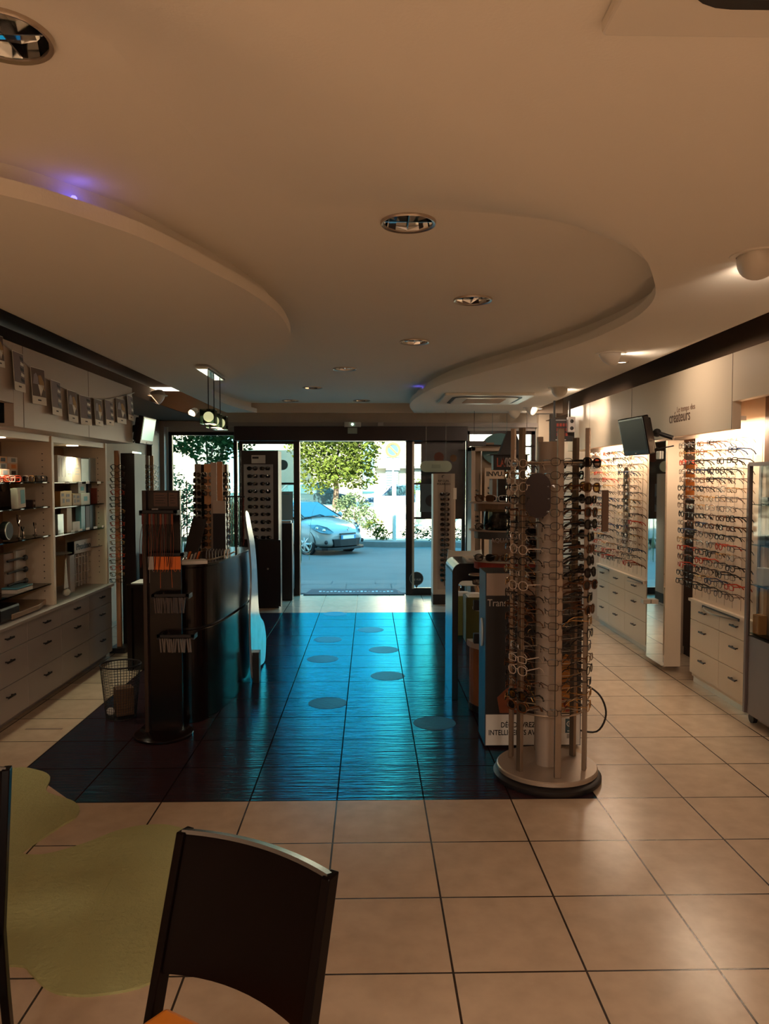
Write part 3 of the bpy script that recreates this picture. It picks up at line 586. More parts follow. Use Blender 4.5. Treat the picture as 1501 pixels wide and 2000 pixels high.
# ------------------------------------------------------------------ ceiling fittings
def downlight(x, y, z, r, label, group='recessed ceiling downlights with mirror reflectors'):
    t = thing('ceiling_downlight', (x, y, z), label, 'ceiling light', group)
    MB().lathe([(r * .86, .004), (r * .88, -.006), (r * .97, -.010), (r, -.004), (r, .004)], (x, y, z - .001), 36).build('trim_ring', M_alu, t, smooth=True)
    m = MB(); m.lathe([(r * .87, -.003), (r * .80, .03), (r * .62, .07), (r * .3, .095), (.001, .10)], (x, y, z), 12); m.build('reflector', M_mirror, t)
    m = MB(); m.box(x - r * .86, x + r * .86, y - .002, y + .002, z, z + .05); m.box(x - .002, x + .002, y - r * .86, y + r * .86, z, z + .05); m.build('baffle', M_chrome, t)
cut = []
for i, (u, v) in enumerate([(797, 434), (923, 585), (809, 667), (673, 720), (610, 757), (567, 782), (706, 782), (6, 68)]):
    p = at(u, v, z=ZR); cut.append((p.x, p.y))
names_dl = ['largest mirrored downlight in the middle of the upper ceiling', 'second mirrored downlight right of the middle, near the curved ceiling edge', 'third mirrored downlight from the viewer along the upper ceiling', 'fourth mirrored downlight, above the door walkway', 'fifth mirrored downlight, left of the walkway above the counter', 'small mirrored downlight by the shop front, left of its twin', 'small mirrored downlight by the shop front, right of its twin', 'mirrored downlight cut by the top left corner of the picture']
# real holes for the reflectors in the upper ceiling
co = bpy.data.objects['ceiling']
bm = bmesh.new()
X0, X1, Y0_, Y1_ = -1.95, 2.16, YB, 10.22
cells = []
xs = sorted({X0, X1} | {round(c[0] + s * .16, 4) for c in cut for s in (-1, 1)}); ys = sorted({Y0_, Y1_} | {round(c[1] + s * .16, 4) for c in cut for s in (-1, 1)})
mb = MB()
for a, b in zip(xs, xs[1:]):
    for c, d in zip(ys, ys[1:]):
        hit = [q for q in cut if a - 1e-4 <= q[0] - .16 and q[0] + .16 <= b + 1e-4 and c - 1e-4 <= q[1] - .16 and q[1] + .16 <= d + 1e-4]
        over = [q for q in cut if not (b <= q[0] - .16 + 1e-4 or a >= q[0] + .16 - 1e-4 or d <= q[1] - .16 + 1e-4 or c >= q[1] + .16 - 1e-4)]
        if not over: mb.add([(a, c, ZR), (b, c, ZR), (b, d, ZR), (a, d, ZR)], [(0, 1, 2, 3)])
n = 32
for (x, y) in cut:
    rr = .104; vs = []; fs = []
    for k in range(n):
        q = 2 * math.pi * k / n; cx, cy = math.cos(q), math.sin(q); e = .16 / max(abs(cx), abs(cy)); vs += [(x + rr * cx, y + rr * cy, ZR), (x + e * cx, y + e * cy, ZR)]
    for k in range(n): a = 2 * k; b = 2 * ((k + 1) % n); fs.append((a, a + 1, b + 1, b))
    mb.add(vs, fs)
mb.box(X0, X0 + .01, Y0_, Y1_, ZL + .05, 2.9); mb.box(X1 - .01, X1, Y0_, Y1_, ZL + .05, 2.9)
mb.box(XL - .2, 3.5, Y0_, Y1_, 2.9, 3.0, 1)
bpy.data.objects.remove(co); struct(mb.build('ceiling', [M_ceil, mat('dark void paint', (.13, .08, .05), .9)])); bm.free()
for sx, xe in ((-1, -1.92), (1, 2.13)):
    vs = []; K_ = 10
    for k in range(K_ + 1):
        q = math.pi / 2 * k / K_; vs += [(xe + sx * .15 * math.sin(q), YB + .02, ZL + .15 * (1 - math.cos(q))), (xe + sx * .15 * math.sin(q), 10.22, ZL + .15 * (1 - math.cos(q)))]
    vs += [(xe + sx * .15, YB + .02, 2.9), (xe + sx * .15, 10.22, 2.9)]
    struct(MB().add(vs, [(2 * k, 2 * k + 1, 2 * k + 3, 2 * k + 2) for k in range(K_ + 1)]).build('ceiling_edge', M_ceil, smooth=True))
# soft rise from the low ceiling into the upper one beside the viewer
nn = len(er); vs = []; fs = []; Kc = 8; last = max(i for i, p in enumerate(er) if p[1] < 3.2)
on = offs(er, 1)
for i in range(last + 1):
    d = (.5 if er[i][0] < -.3 else min(1.0, .5 + (er[i][0] + .3))) * min(1, ((last - i) / (last * .45))) + .004; nx, ny = on[i][0] - er[i][0], on[i][1] - er[i][1]
    for k in range(Kc + 1):
        t = k / Kc; sm = t * t * (3 - 2 * t); vs.append((er[i][0] + nx * d * t, er[i][1] + ny * d * t, ZL + .0005 + (ZR - ZL) * sm))
for i in range(last):
    for k in range(Kc): fs.append((i * (Kc + 1) + k, i * (Kc + 1) + k + 1, (i + 1) * (Kc + 1) + k + 1, (i + 1) * (Kc + 1) + k))
mc = MB().add(vs, fs); struct(mc.build('ceiling_cove', M_ceil, smooth=True))
for (x, y), L in zip(cut, names_dl): downlight(x, y, ZR, .112, L)

def spotlamp(u, v, tgt, label, power, sz=.085):
    p = at(u, v, z=ZL); t = thing('ceiling_spotlight', tuple(p), label, 'spotlight', 'swivelling white ceiling spotlights')
    MB().lathe([(sz * .9, .0), (sz * .92, -.006), (sz * 1.2, -.006), (sz * 1.22, .0)], tuple(p), 28).build('mounting_ring', M_white, t, smooth=True)
    d = (Vector(tgt) - p).normalized(); hd = Vector((d.x, d.y, -.25 * 0 + d.z * .6)).normalized(); Q = hd.to_track_quat('Z', 'Y').to_matrix().to_4x4()
    c = p + Vector((0, 0, -.01))
    m = MB(Matrix.Translation(c) @ Q); m.lathe([(.001, -.085), (sz * .35, -.075), (sz * .7, -.04), (sz * .9, .01), (sz * .92, .05), (sz * .86, .05), (sz * .75, .03)], (0, 0, 0), 24)
    m.build('lamp_head', M_white, t, smooth=True)
    m = MB(Matrix.Translation(c) @ Q); m.lathe([(sz * .78, .036), (.001, .034)], (0, 0, 0), 20); m.build('lamp_lens', M_whiteglow, t)
    L = spot_light('spot', tuple(c + hd * .075), tgt, power * 1.9, 120, 1.0); L.parent = t; L.matrix_parent_inverse = t.matrix_world.inverted()
spotlamp(1478, 497, (2.42, 4.5, 2.2), 'nearest swivelling white spotlight at the right edge of the ceiling', 13)
spotlamp(1192, 690, (2.44, 5.35, 2.3), 'white swivelling spotlight above the right television', 7)
spotlamp(1090, 757, (2.5, 8.3, 2.15), 'white swivelling spotlight between the television and the air conditioner', 15)
spotlamp(1037, 796, (2.5, 9.0, 2.1), 'white swivelling spotlight with a bright slit beside the black price sign', 9)
spotlamp(1003, 803, (2.5, 10.2, 2.1), 'farthest right swivelling spotlight above the glasses tower', 8)
spotlamp(308, 772, (-2.75, 8.0, 1.9), 'white swivelling spotlight above the left television', 16)
spotlamp(378, 803, (-2.7, 9.2, 1.7), 'swivelling spotlight with a glowing face left of the pendant lamp', 12, .06)
def mini(u, v, label):
    p = at(u, v, z=ZL); t = thing('small_downlight', tuple(p), label, 'ceiling light')
    MB().lathe([(.03, 0), (.032, -.006), (.05, -.006), (.052, 0)], tuple(p), 20).build('trim_ring', M_alu, t); MB().lathe([(.03, -.003), (.0005, -.004)], tuple(p), 16).build('bulb', M_whiteglow, t)
mini(1214, 707, 'tiny lit downlight right beside the spotlight above the television'); mini(1054, 798, 'tiny lit downlight behind the far right spotlights')
def aircon(x0, x1, y0, y1, label):
    cx, cy = (x0 + x1) / 2, (y0 + y1) / 2; t = thing('air_conditioner', (cx, cy, ZL), label, 'air conditioner')
    f = lambda a, b, w_: (a, b, w_); w_, h_ = (x1 - x0) / 2, (y1 - y0) / 2
    def rr(sx, sy, r): return [(cx + sgx * (sx - r) + r * math.cos(a), cy + sgy * (sy - r) + r * math.sin(a)) for sgx, sgy, a0 in ((1, 1, 0), (-1, 1, 90), (-1, -1, 180), (1, -1, 270)) for a in [R(a0 + 15 * k) for k in range(7)]]
    m = MB(); m.prism(rr(w_, h_, .015), f, ZL - .028, ZL); m.build('cover_panel', M_white, t, bevel=.006)
    m = MB(); m.prism(rr(w_ * .80, h_ * .80, .12), f, ZL - .031, ZL - .0281); m.build('air_slot', M_ink, t)
    m = MB(); m.prism(rr(w_ * .72, h_ * .72, .10), f, ZL - .038, ZL - .0312); m.build('inner_panel', M_white, t, bevel=.004)
    m = MB(); m.prism(rr(w_ * .45, h_ * .45, .01), f, ZL - .041, ZL - .0382); m.build('intake_grille', mat('grille tan', (.42, .27, .17), .7), t)
aircon(.79, 1.74, 7.82, 8.77, 'square white ceiling air conditioner cassette with tan grille above the right display')
aircon(.455, 1.405, .56, 1.50, 'white ceiling air conditioner cassette cut by the top right corner')
# fittings of the added fill lamps
for i, (x, y) in enumerate(FILL_LAMPS):
    m = MB(); m.box(x - .4, x + .4, y - .4, y + .4, ZL - .045, ZL); m.build('ceiling_panel_lamp', M_white, bevel=.01, tag=('square ceiling panel lamp at the back of the shop, number %s' % ['one', 'two', 'three', 'four'][i], 'ceiling light', 'panel lamps at the back'))
# blue leds hidden on the ceiling ledges
for (x, y, L) in ((-1.03, 2.66, 'tiny blue led on the ledge of the left ceiling curve'), (.575, 8.35, 'tiny blue led on the ledge of the right ceiling curve'), (-1.74, 8.2, 'tiny blue led on the ledge above the pendant lamp')):
    o = MB().sphere((x, y, ZL + .075), .012, 8).build('blue_led', M_blueled, tag=(L, 'led'))
    pl_ = bpy.data.lights.new('led', 'POINT'); pl_.energy = .03; pl_.color = (.15, .12, 1); pl_.shadow_soft_size = .015; lo = bpy.data.objects.new('led', pl_); COL.objects.link(lo); lo.location = (x + (.035 if x < 0 else -.035), y - .02, ZL + .085)

# pendant lamp
pd = thing('pendant_lamp', (-1.31, 6.28, ZL), 'pendant lamp with three glowing globes in glass cubes hung over the counter', 'pendant lamp')
MB().box(-1.375, -1.27, 5.93, 6.62, ZL - .035, ZL).build('canopy', M_chrome, pd, bevel=.01)
for k, (u, v, y) in enumerate(((407, 814, 6.02), (418, 822, 6.27), (430, 826, 6.52))):
    c = at(u, v, y=y); x = c.x
    m = MB(); m.tube([(x, y, ZL - .03), (x, y, c.z + .055)], .004, 6); m.cyl((x, y, c.z + .04), (x, y, c.z + .062), .016, n=12); m.build('cable', M_darkbrown, pd)
    MB().sphere((x, y, c.z), .041, 20).build('globe', M_lampglow, pd, smooth=True)
    m = MB(); s = .056
    for a in (-1, 1): m.box(x + a * s - .002, x + a * s + .002, y - s, y + s, c.z - s, c.z + s); m.box(x - s, x + s, y + a * s - .002, y + a * s + .002, c.z - s, c.z + s)
    m.box(x - s, x + s, y - s, y + s, c.z - s - .004, c.z - s); m.build('glass_cube', M_shelfglass, pd)
    L = bpy.data.lights.new('pendant_bulb', 'POINT'); L.energy = .6; L.color = (1, .7, .42); L.shadow_soft_size = .04; lo = bpy.data.objects.new('pendant_bulb', L); COL.objects.link(lo); lo.location = (x, y - .0, c.z - .08)

# ------------------------------------------------------------------ left shelving and drawers
def drawer_cabinet(side, y0, y1, xf, rows, label, group, handle=True, mm=None):
    """side -1: left wall (fronts face +x)"""
    s = side; t = thing('drawer_cabinet', (xf, (y0 + y1) / 2, 0), label, 'drawer cabinet', group)
    xb = xf + s * (.36 if s < 0 else .034)
    B(xf + s * .02, xb, y0 + .001, y1 - .001, .05, .665).build('cabinet_body', M_greyl if s < 0 else M_cream, t)
    B(xf + s * .06, xb, y0, y1, 0, .05).build('plinth', M_greyl if s < 0 else M_alu, t)
    for j, (z0, z1) in enumerate(rows):
        d = B(xf, xf + s * .02, y0 + .002, y1 - .002, z0 + .002, z1 - .002).build('drawer_front', mm or (M_greyl if s < 0 else M_cream), t, bevel=.0015)
        ym = (y0 + y1) / 2; zm = z1 - min(.07, (z1 - z0) * .4)
        m = MB(); m.box(xf - s * .026, xf - s * .018, ym - .05, ym + .05, zm - .006, zm + .006)
        for q in (-.035, .035): m.box(xf - s * .018, xf, ym + q - .004, ym + q + .004, zm - .004, zm + .004)
        m.build('handle', M_ink if s < 0 else M_darkbrown, d)
LR = [(.055, .285), (.285, .52), (.52, .66)]
colL = [3.51, 4.08, 4.65, 5.22, 5.79, 6.36, 6.925]
nmL = ['drawer cabinet hidden at the left picture edge', 'leftmost pale drawer cabinet, cut by the picture edge', 'pale three-drawer cabinet second from the left picture edge', 'pale three-drawer cabinet under the left shelf bay, right of its neighbour', 'pale three-drawer cabinet under the shelf post and toothed frame', 'pale three-drawer cabinet at the far end of the left run']
for i in range(1, 6): drawer_cabinet(-1, colL[i], colL[i + 1], -2.40, LR, nmL[i], 'pale drawer cabinets along the left wall')
B(-2.80, -2.375, 4.08, 6.93, .665, .69).build('worktop', M_greyl, bevel=.003, tag=('long pale grey worktop lying over the left drawer cabinets', 'worktop'))
su = thing('shelving_unit', (-2.6, 5.5, .69), 'tall cream wall shelving in two bays with glass shelves above the left drawers', 'shelving unit')
for (y, L) in ((4.52, 'p'), (5.745, 'p'), (6.90, 'p')): B(-2.80, -2.42, y - .02, y + .02, .69, 1.985).build('side_panel', M_cream, su, bevel=.002)
B(-2.83, -2.80, 4.5, 6.92, .69, 2.06).build('back_panel', mat('shelf back beige', (.36, .22, .13), .6), su)
B(-2.80, -2.43, 4.54, 6.88, 1.94, 1.985).build('top_panel', M_cream, su)
for (y0, y1, zs) in ((4.54, 5.725, (1.635, 1.45, 1.23, .86)), (5.765, 6.88, (1.632, 1.436, 1.217))):
    for z in zs: B(-2.795, -2.44, y0, y1, z - .008, z).build('glass_shelf', M_shelfglass, su)
m = MB()
for y in (5.72, 6.876):
    for k in range(22): m.cyl((-2.49, y + .004, .80 + k * .05), (-2.49, y - .003, .80 + k * .05), .004, n=6)
m.build('peg_holes', M_darkbrown, su)
for (y, u) in ((5.05, 1), (6.3, 2)):
    o = MB().lathe([(.045, 0), (.048, -.006), (.001, -.006)], (-2.49, y, 1.94), 20).build('cabinet_light', M_whiteglow, su)
    sl = spot_light('shelf_spot', (-2.462, y, 1.925), (-2.70, y, 1.0), 18 if u == 1 else 24, 108, .5, color=(1, .80, .55) if u == 1 else (.95, 1, .72), r=.04)
# panel light under the fascia front, washing its lower edge
# --- goods on the left shelves
def boxgood(name, x0, y0, z0, w, d, h, m_, tag, face=None, facem=None, rz=0.0):
    t = thing(name, (x0, y0, z0), *tag)
    M = Matrix.Translation((x0, y0, z0)) @ Matrix.Rotation(rz, 4, 'Z')
    MB(M).box(0, -w, 0, d, 0, h).build('carton', m_, t, bevel=.002)
    if face:
        mm = MB(M)
        for (a, b, c, e) in face: mm.box(.0, .0015, d * a, d * b, h * c, h * e)
        mm.build('printed_face', facem or M_ink, t)
    return t
HX = [(.25, .75, .2, .8)]
M_hex = [mat('hex brown', (.06, .03, .02), .5), mat('hex grey', (.22, .27, .28), .5), mat('hex teal', (.25, .42, .40), .5), mat('hex orange', (.75, .24, .05), .5), mat('hex ink', (.03, .03, .03), .5)]
random.seed(12)
def y_at(u, x): return at(u, 900, x=x).y
zsh = 1.635
# stack of small cartons: columns along y, in two/three levels
cols = [(4.60, 3), (4.735, 3), (4.87, 3), (5.005, 3), (5.14, 2), (5.275, 4), (5.43, 4)]
cl = ['white', 'white', 'cream', 'white', 'tan', 'white', 'white']
for i, (y, n_) in enumerate(cols):
    for j in range(n_):
        boxgood('small_carton', -2.50 - (.02 if i < 5 else .10), y, zsh + j * .046, .12, .128, .045, mat('carton tan', (.45, .33, .24), .6) if cl[i] == 'tan' else M_paper if (i + j) % 4 else mat('carton peach', (.78, .50, .30), .6),
                ('small %s carton, %s up in the %s stack on the top left glass shelf' % (['white', 'pale', 'peach'][(i + j) % 3], ORD[j + 1], ORD[i + 1]), 'box', 'cartons on the top left shelf'), HX, M_hex[(i * 2 + j * 3) % 5])
boxgood('dark_carton', -2.70, 5.10, zsh + .10, .10, .32, .10, M_ink, ('black carton lying on top of the back stacks, top left shelf', 'box'))

# ------------------------------------------------------------------ spectacles
def superell(cx, a, b, p, n, cz=0, y=0, bend=0):
    out = []
    for k in range(n):
        q = 2 * math.pi * k / n; c, s = math.cos(q), math.sin(q)
        x = cx + a * math.copysign(abs(c) ** (2 / p), c); z = cz + b * math.copysign(abs(s) ** (2 / p), s) - (.004 if s < 0 and p > 2.5 else 0) * abs(c)
        out.append((x, y + bend * (abs(x) / .07) ** 2, z))
    return out
def spec_parts(shape, r, tr=.0022, n=18, fold=False):
    """returns dict of MB in local axes: front faces -y, width on x"""
    a, b, p = {'round': (.0235, .0225, 2.0), 'rect': (.0265, .0165, 3.6), 'panto': (.025, .020, 2.5), 'wayf': (.0275, .021, 3.0), 'avia': (.029, .024, 2.3), 'cat': (.028, .019, 2.8), 'shield': (.031, .019, 3.0)}[shape]
    g = a + .0085; d = {}
    f = MB()
    for s in (-1, 1): f.tube(superell(s * g, a, b, p, n, bend=.006), r, 5, closed=True)
    f.tube([(-.0105, .0, .006), (0, -.003, .010), (.0105, 0, .006)], r, 5)
    for s in (-1, 1): f.tube([(s * (g + a), .006, .006), (s * (g + a + .005), .008, .008)], r * 1.3, 5)
    d['front'] = f; e = g + a + .005
    for s, nm in ((-1, 'tl'), (1, 'tr')):
        t = MB()
        if fold: t.tube([(s * e, .010, .007), (s * e * .2, .022, .005), (-s * e * .55, .026, .0), (-s * e * .8, .028, -.012)], tr, 5)
        else: t.tube([(s * e, .008, .008), (s * (e + .003), .05, .008), (s * (e + .001), .095, .006), (s * (e - .006), .125, -.010), (s * (e - .010), .14, -.030)], tr, 5)
        d[nm] = t
    for s, nm in ((-1, 'll'), (1, 'lr')):
        l = MB(); P_ = superell(s * g, a * .97, b * .97, p, n, y=.001, bend=.006); l.add(P_ + [(s * g, .0015, 0)], [(k, (k + 1) % n, n) for k in range(n)]); d[nm] = l
    return d
M_lens = glassmat('clear demo lens', (.97, .97, .95), .22, .02)
LENS = {'clear': M_lens, 'dark': mat('dark sunglass lens', (.012, .008, .007), .06, spec=.8), 'brown': mat('brown sunglass lens', (.06, .03, .012), .06, spec=.8), 'amber': glassmat('amber lens', (.50, .34, .12), .25), 'smoke': glassmat('smoke lens', (.16, .12, .10), .3)}
FR = {'black': mat('black acetate', (.010, .008, .008), .2), 'tortoiseshell': mat('tortoiseshell acetate', (.10, .035, .012), .22, var=.8, vscale=120), 'gold': mat('gold wire', (.55, .33, .13), .25, metal=1), 'silver': mat('silver wire', (.55, .52, .50), .25, metal=1),
      'red': mat('red acetate', (.45, .05, .02), .25), 'navy': mat('navy acetate', (.02, .035, .08), .25), 'brown': mat('brown metal', (.09, .04, .025), .35, metal=.4), 'gunmetal': mat('gunmetal wire', (.05, .045, .045), .3, metal=.7), 'clear': mat('pale crystal acetate', (.55, .45, .38), .15), 'white': mat('white acetate', (.65, .60, .55), .3)}
_sm = {}
def spec_single(shape, col, lens, thick, fold=False):
    k = (shape, col, lens, thick, fold)
    if k not in _sm:
        d = spec_parts(shape, thick, thick * 1.25, fold=fold, n=16); m = MB()
        for nm, x in d.items(): m.add(x.v, x.f, 1 if nm[0] == 'l' else 0)
        o = m.build('tmp', [FR[col], LENS[lens]]); _sm[k] = o.data; o.data.name = 'spectacles'; bpy.data.objects.remove(o)
    return _sm[k]
_pm = {}
def spec_multi(shape, col, lens, thick, M, tag, name='eyeglasses', fold=False, lensless=False):
    k = (shape, col, lens, thick, fold)
    if k not in _pm:
        d = spec_parts(shape, thick, thick * 1.3, fold=fold); out = []
        for nm, part in (('front', 'front_frame'), ('tl', 'temple'), ('tr', 'temple'), ('ll', 'lens'), ('lr', 'lens')):
            o = d[nm].build(part, LENS[lens] if part == 'lens' else FR[col]); out.append((part, o.data)); bpy.data.objects.remove(o)
        _pm[k] = out
    r = bpy.data.objects.new(name, None); COL.objects.link(r); r.matrix_basis = M; r.empty_display_size = .05; settag(r, *tag)
    for part, me in _pm[k]:
        c = bpy.data.objects.new(part, me); COL.objects.link(c); c.parent = r
    return r
def face(loc, out_dir, tilt=0, roll=0):
    """matrix that turns the glasses' front towards out_dir (horizontal vector)"""
    ang = math.atan2(out_dir[1], out_dir[0]) + math.pi / 2
    return Matrix.Translation(loc) @ Matrix.Rotation(ang, 4, 'Z') @ Matrix.Rotation(tilt, 4, 'X') @ Matrix.Rotation(roll, 4, 'Y')

# ------------------------------------------------------------------ right wall: cabinets and lit spectacle panels
RRW = [(.08, .29), (.29, .52), (.52, .665)]
def rcab(y0, y1, label): drawer_cabinet(1, y0, y1, 2.62, RRW, label, 'cream drawer cabinets along the right wall')
rcab(4.985, 5.485, 'cream drawer cabinet beside the grey glass showcase at the right edge'); rcab(5.485, 5.985, 'cream drawer cabinet just right of the dark alcove under the near panel')
rcab(6.96, 7.55, 'cream drawer cabinet beside the tall mirror, under the far panel'); rcab(7.55, 8.05, 'middle cream drawer cabinet under the far panel'); rcab(8.05, 8.47, 'farthest cream drawer cabinet under the far panel')
M_panel = mat('lit display panel', (.80, .62, .46), .45, var=.03)
def panel(y0, y1, label):
    t = thing('lit_wall_display', (2.64, (y0 + y1) / 2, .69), label, 'display panel', 'lit spectacle panels')
    B(2.635, 2.659, y0, y1, .69, 1.985).build('back_board', M_panel, t)
    B(2.60, 2.66, y0, y1, .668, .69).build('ledge', M_cream, t)
    k = int((y1 - y0) / .11)
    for i in range(k):
        y = y0 + .05 + (y1 - y0 - .1) * i / max(k - 1, 1); B(2.633, 2.6348, y - .002, y + .002, .72, 1.95).build('peg_rail', mat('rail tan', (.50, .36, .25), .4), t)
    # strip lamp tucked behind the fascia
    B(2.47, 2.52, y0 + .05, y1 - .05, 2.05, 2.08).build('strip_light', M_white, tag=('slim strip light hidden above the ' + label[:22], 'strip light'))
    return t
panel(4.90, 5.985, 'near lit spectacle panel beside the grey showcase on the right wall'); panel(6.96, 8.47, 'far lit spectacle panel with the slim oval mirror on the right wall')
area_light('panel_strip', (2.50, 5.44, 2.045), (.25, 0, -1), .05, 1.0, 17, color=(1, .76, .54)); bpy.data.objects['panel_strip'].rotation_euler = Vector((.22, 0, -1)).to_track_quat('-Z', 'X').to_euler()
L2 = area_light('panel_strip', (2.50, 7.7, 2.045), (.25, 0, -1), 1.4, .05, 20, color=(1, .76, .54))
for o in [x for x in bpy.data.objects if x.name.startswith('panel_strip')]:
    o.data.size = .05; o.data.size_y = 1.0 if o.location.y < 6 else 1.45; z = -Vector((.25, 0, -1)).normalized(); yv = Vector((0, 1, 0)); xv = yv.cross(z)
    o.rotation_euler = Matrix((xv, yv, z)).transposed().to_euler()
random.seed(21)
SH = ['round', 'panto', 'rect', 'cat', 'wayf']; CO = ['black', 'tortoiseshell', 'gold', 'silver', 'red', 'navy', 'brown', 'gunmetal', 'clear', 'black', 'brown', 'gunmetal']
SHN = {'round': 'round', 'panto': 'oval', 'rect': 'rectangular', 'cat': 'upswept', 'wayf': 'square', 'avia': 'aviator', 'shield': 'wraparound'}
def wallglasses(y0, y1, ncol, nrow, ztop, dz, where, skip=lambda r, c: False, first='showcase'):
    for r in range(nrow):
        for c in range(ncol):
            if skip(r, c) or random.random() < .03: continue
            y = y0 + (y1 - y0) * (c + .5) / ncol + random.uniform(-.008, .008); s = random.choice(SH[:3] if first != 'x' and random.random() < .7 else SH); co_ = random.choice(CO); th = .0034 if co_ in ('black', 'tortoiseshell', 'red', 'navy', 'clear') else .002
            M = face((2.635 - .146, y, ztop - r * dz + random.uniform(-.003, .003)), (-1, random.uniform(-.12, .12)), random.uniform(-.05, .05), random.uniform(-.04, .04))
            place(spec_single(s, co_, 'clear', th), 'eyeglasses', M, ('%s %s eyeglasses, %s row down, %s from the %s, %s panel' % (co_, SHN[s], ORD[r + 1], ORD[c + 1], first, where), 'eyeglasses', 'eyeglasses on the %s wall panel' % where))
wallglasses(5.0, 5.98, 6, 17, 1.925, .068, 'near', first='showcase')
wallglasses(6.98, 8.42, 9, 17, 1.925, .068, 'far', skip=lambda r, c: c in (3,) and 1 < r < 15 or (c == 4 and 3 < r < 14), first='pillar')
# slim oval mirror in the far panel
c = at(1219, 990, x=2.52)
om = thing('oval_mirror', (2.52, c.y, c.z), 'slim tall round-ended mirror standing off the far lit spectacle panel', 'mirror')
h2 = .40; w2 = .075; pts = [(c.y + w2 * math.cos(q), c.z + (h2 - w2) * (1 if math.sin(q) > 0 else -1) + w2 * math.sin(q)) for q in [R(7.5 + 15 * k) for k in range(24)]]
MB().prism(pts, lambda a, b, w_: (w_, a, b), 2.53, 2.542).build('mirror_glass', M_mirror, om)
m = MB(); m.tube([(2.536, a, b) for a, b in pts], .008, 6, closed=True); m.build('mirror_rim', M_alu, om); m = MB(); m.cyl((2.54, c.y, c.z + .2), (2.635, c.y, c.z + .2), .01); m.cyl((2.54, c.y, c.z - .2), (2.635, c.y, c.z - .2), .01); m.build('mirror_bracket', M_alu, om)
B(2.522, 2.53, c.y - .035, c.y + .035, c.z - .39, c.z - .27).build('white_tag', M_paper, om)
# trays on the ledges
def tray(y0, y1, label):
    t = thing('ledge_tray', (2.6, (y0 + y1) / 2, .66), label, 'tray', 'curved ledge trays'); n = 12; pts = [(y0 + (y1 - y0) * k / n, 2.60 - .07 * math.sin(math.pi * k / n)) for k in range(n + 1)]
    m = MB(); m.prism(pts, lambda a, b, w_: (b, a, w_), .655, .665); m.build('tray_plate', M_alu, t); B(2.594, 2.60, y0, y1, .655, .675).build('tray_slot', M_ink, t)
tray(5.14, 5.72, 'curved metal tray on the ledge under the near spectacle panel'); tray(7.0, 7.4, 'curved metal tray near the tall mirror under the far panel'); tray(8.0, 8.4, 'farthest curved metal tray under the far panel')
# mirror pillar
mp = thing('mirror_pillar', (2.58, 6.44, .05), 'tall cream pillar panel with a full-height mirror on its room side', 'mirror')
B(2.52, 2.66, 6.26, 6.64, .05, 1.985).build('pillar_panel', M_cream, mp, bevel=.002); B(2.508, 2.52, 6.262, 6.638, .052, 1.983).build('mirror_glass', M_mirror, mp)
c = at(1286, 889, x=2.5); B(2.49, 2.507, c.y - .045, c.y + .045, c.z - .035, c.z + .035).build('thermostat', M_white, bevel=.008, tag=('white square thermostat stuck near the top of the tall mirror', 'thermostat'))
c = at(1266, 1174, x=2.5); o = B(2.44, 2.507, c.y - .04, c.y + .04, c.z - .02, c.z + .02).build('wall_bracket', M_alu, bevel=.004, tag=('small metal bracket sticking out from the tall mirror at knee height', 'bracket'))
# alcove unit
al = thing('alcove_cupboard', (3.15, 6.4, 0), 'dark cupboard with an orange upper door inside the alcove', 'cupboard')
xa = 2.98
B(xa, 3.39, 6.0, 6.94, .0, 1.98).build('cupboard_body', M_darkbrown, al)
for (z0, z1, mm_, nm) in ((1.48, 1.80, M_orangec, 'upper_door'), (1.05, 1.46, M_darkbrown, 'middle_door'), (.08, 1.0, M_darkbrown, 'lower_door')):
    d = B(xa - .02, xa, 6.02, 6.92, z0, z1).build(nm, mm_, al, bevel=.002)
    MB().sphere((xa - .03, 6.10, z0 + .03), .014, 10).build('knob', M_chrome, d)
B(xa - .02, xa, 6.02, 6.92, 1.82, 1.97).build('steel_panel', M_steel, al)
# grey glass showcase at the right edge
gs = thing('glass_showcase', (2.75, 4.6, 0), 'tall grey framed glass showcase on castors cut by the right picture edge', 'showcase')
X0s, X1s, Y0s, Y1s, ZB, ZT = 2.56, 2.94, 4.2, 4.96, .07, 1.76
M_gframe = mat('grey showcase metal', (.16, .13, .125), .4, metal=.3)
m = MB()
for (x, y) in ((X0s, Y0s), (X0s, Y1s), (2.64, Y0s), (2.64, Y1s)): m.box(x - .013, x + .013, y - .013, y + .013, ZB, ZT)
m.box(X0s - .013, 2.655, Y0s, Y1s, ZT - .015, ZT + .01); m.build('showcase_frame', M_gframe, gs)
B(X0s, 2.655, Y0s, Y1s, ZB, .60).build('base_cabinet', M_gframe, gs); B(X0s + .002, X0s + .006, Y0s + .013, Y1s - .013, .60, ZT - .015).build('glass_door', M_glass, gs)
for z in (.62, .95, 1.22, 1.49): B(X0s + .01, 2.65, Y0s + .01, Y1s - .01, z - .006, z).build('glass_shelf', M_shelfglass, gs)
MB().cyl((X0s + .03, Y1s - .02, .035), (X0s + .06, Y1s - .02, .035), .035).build('castor', M_ink, gs)
for k, (y, z) in enumerate(((4.88, .62), (4.82, 1.22), (4.80, 1.49), (4.84, .95))):
    t = thing('display_bust', (2.61, y, z), '%s inside the grey showcase, %s' % (['small wooden block', 'dark spectacles case', 'pair of sunglasses case', 'white card stand'][k], ['on its floor', 'on its middle shelf', 'on its top shelf', 'on its lower shelf'][k]), 'display item')
    B(2.58, 2.64, y - .03, y + .05, z, z + [.13, .07, .05, .12][k]).build('item_body', [mat('wood block', (.5, .27, .12), .5), M_ink, M_ink, M_paper][k], t, bevel=.006)

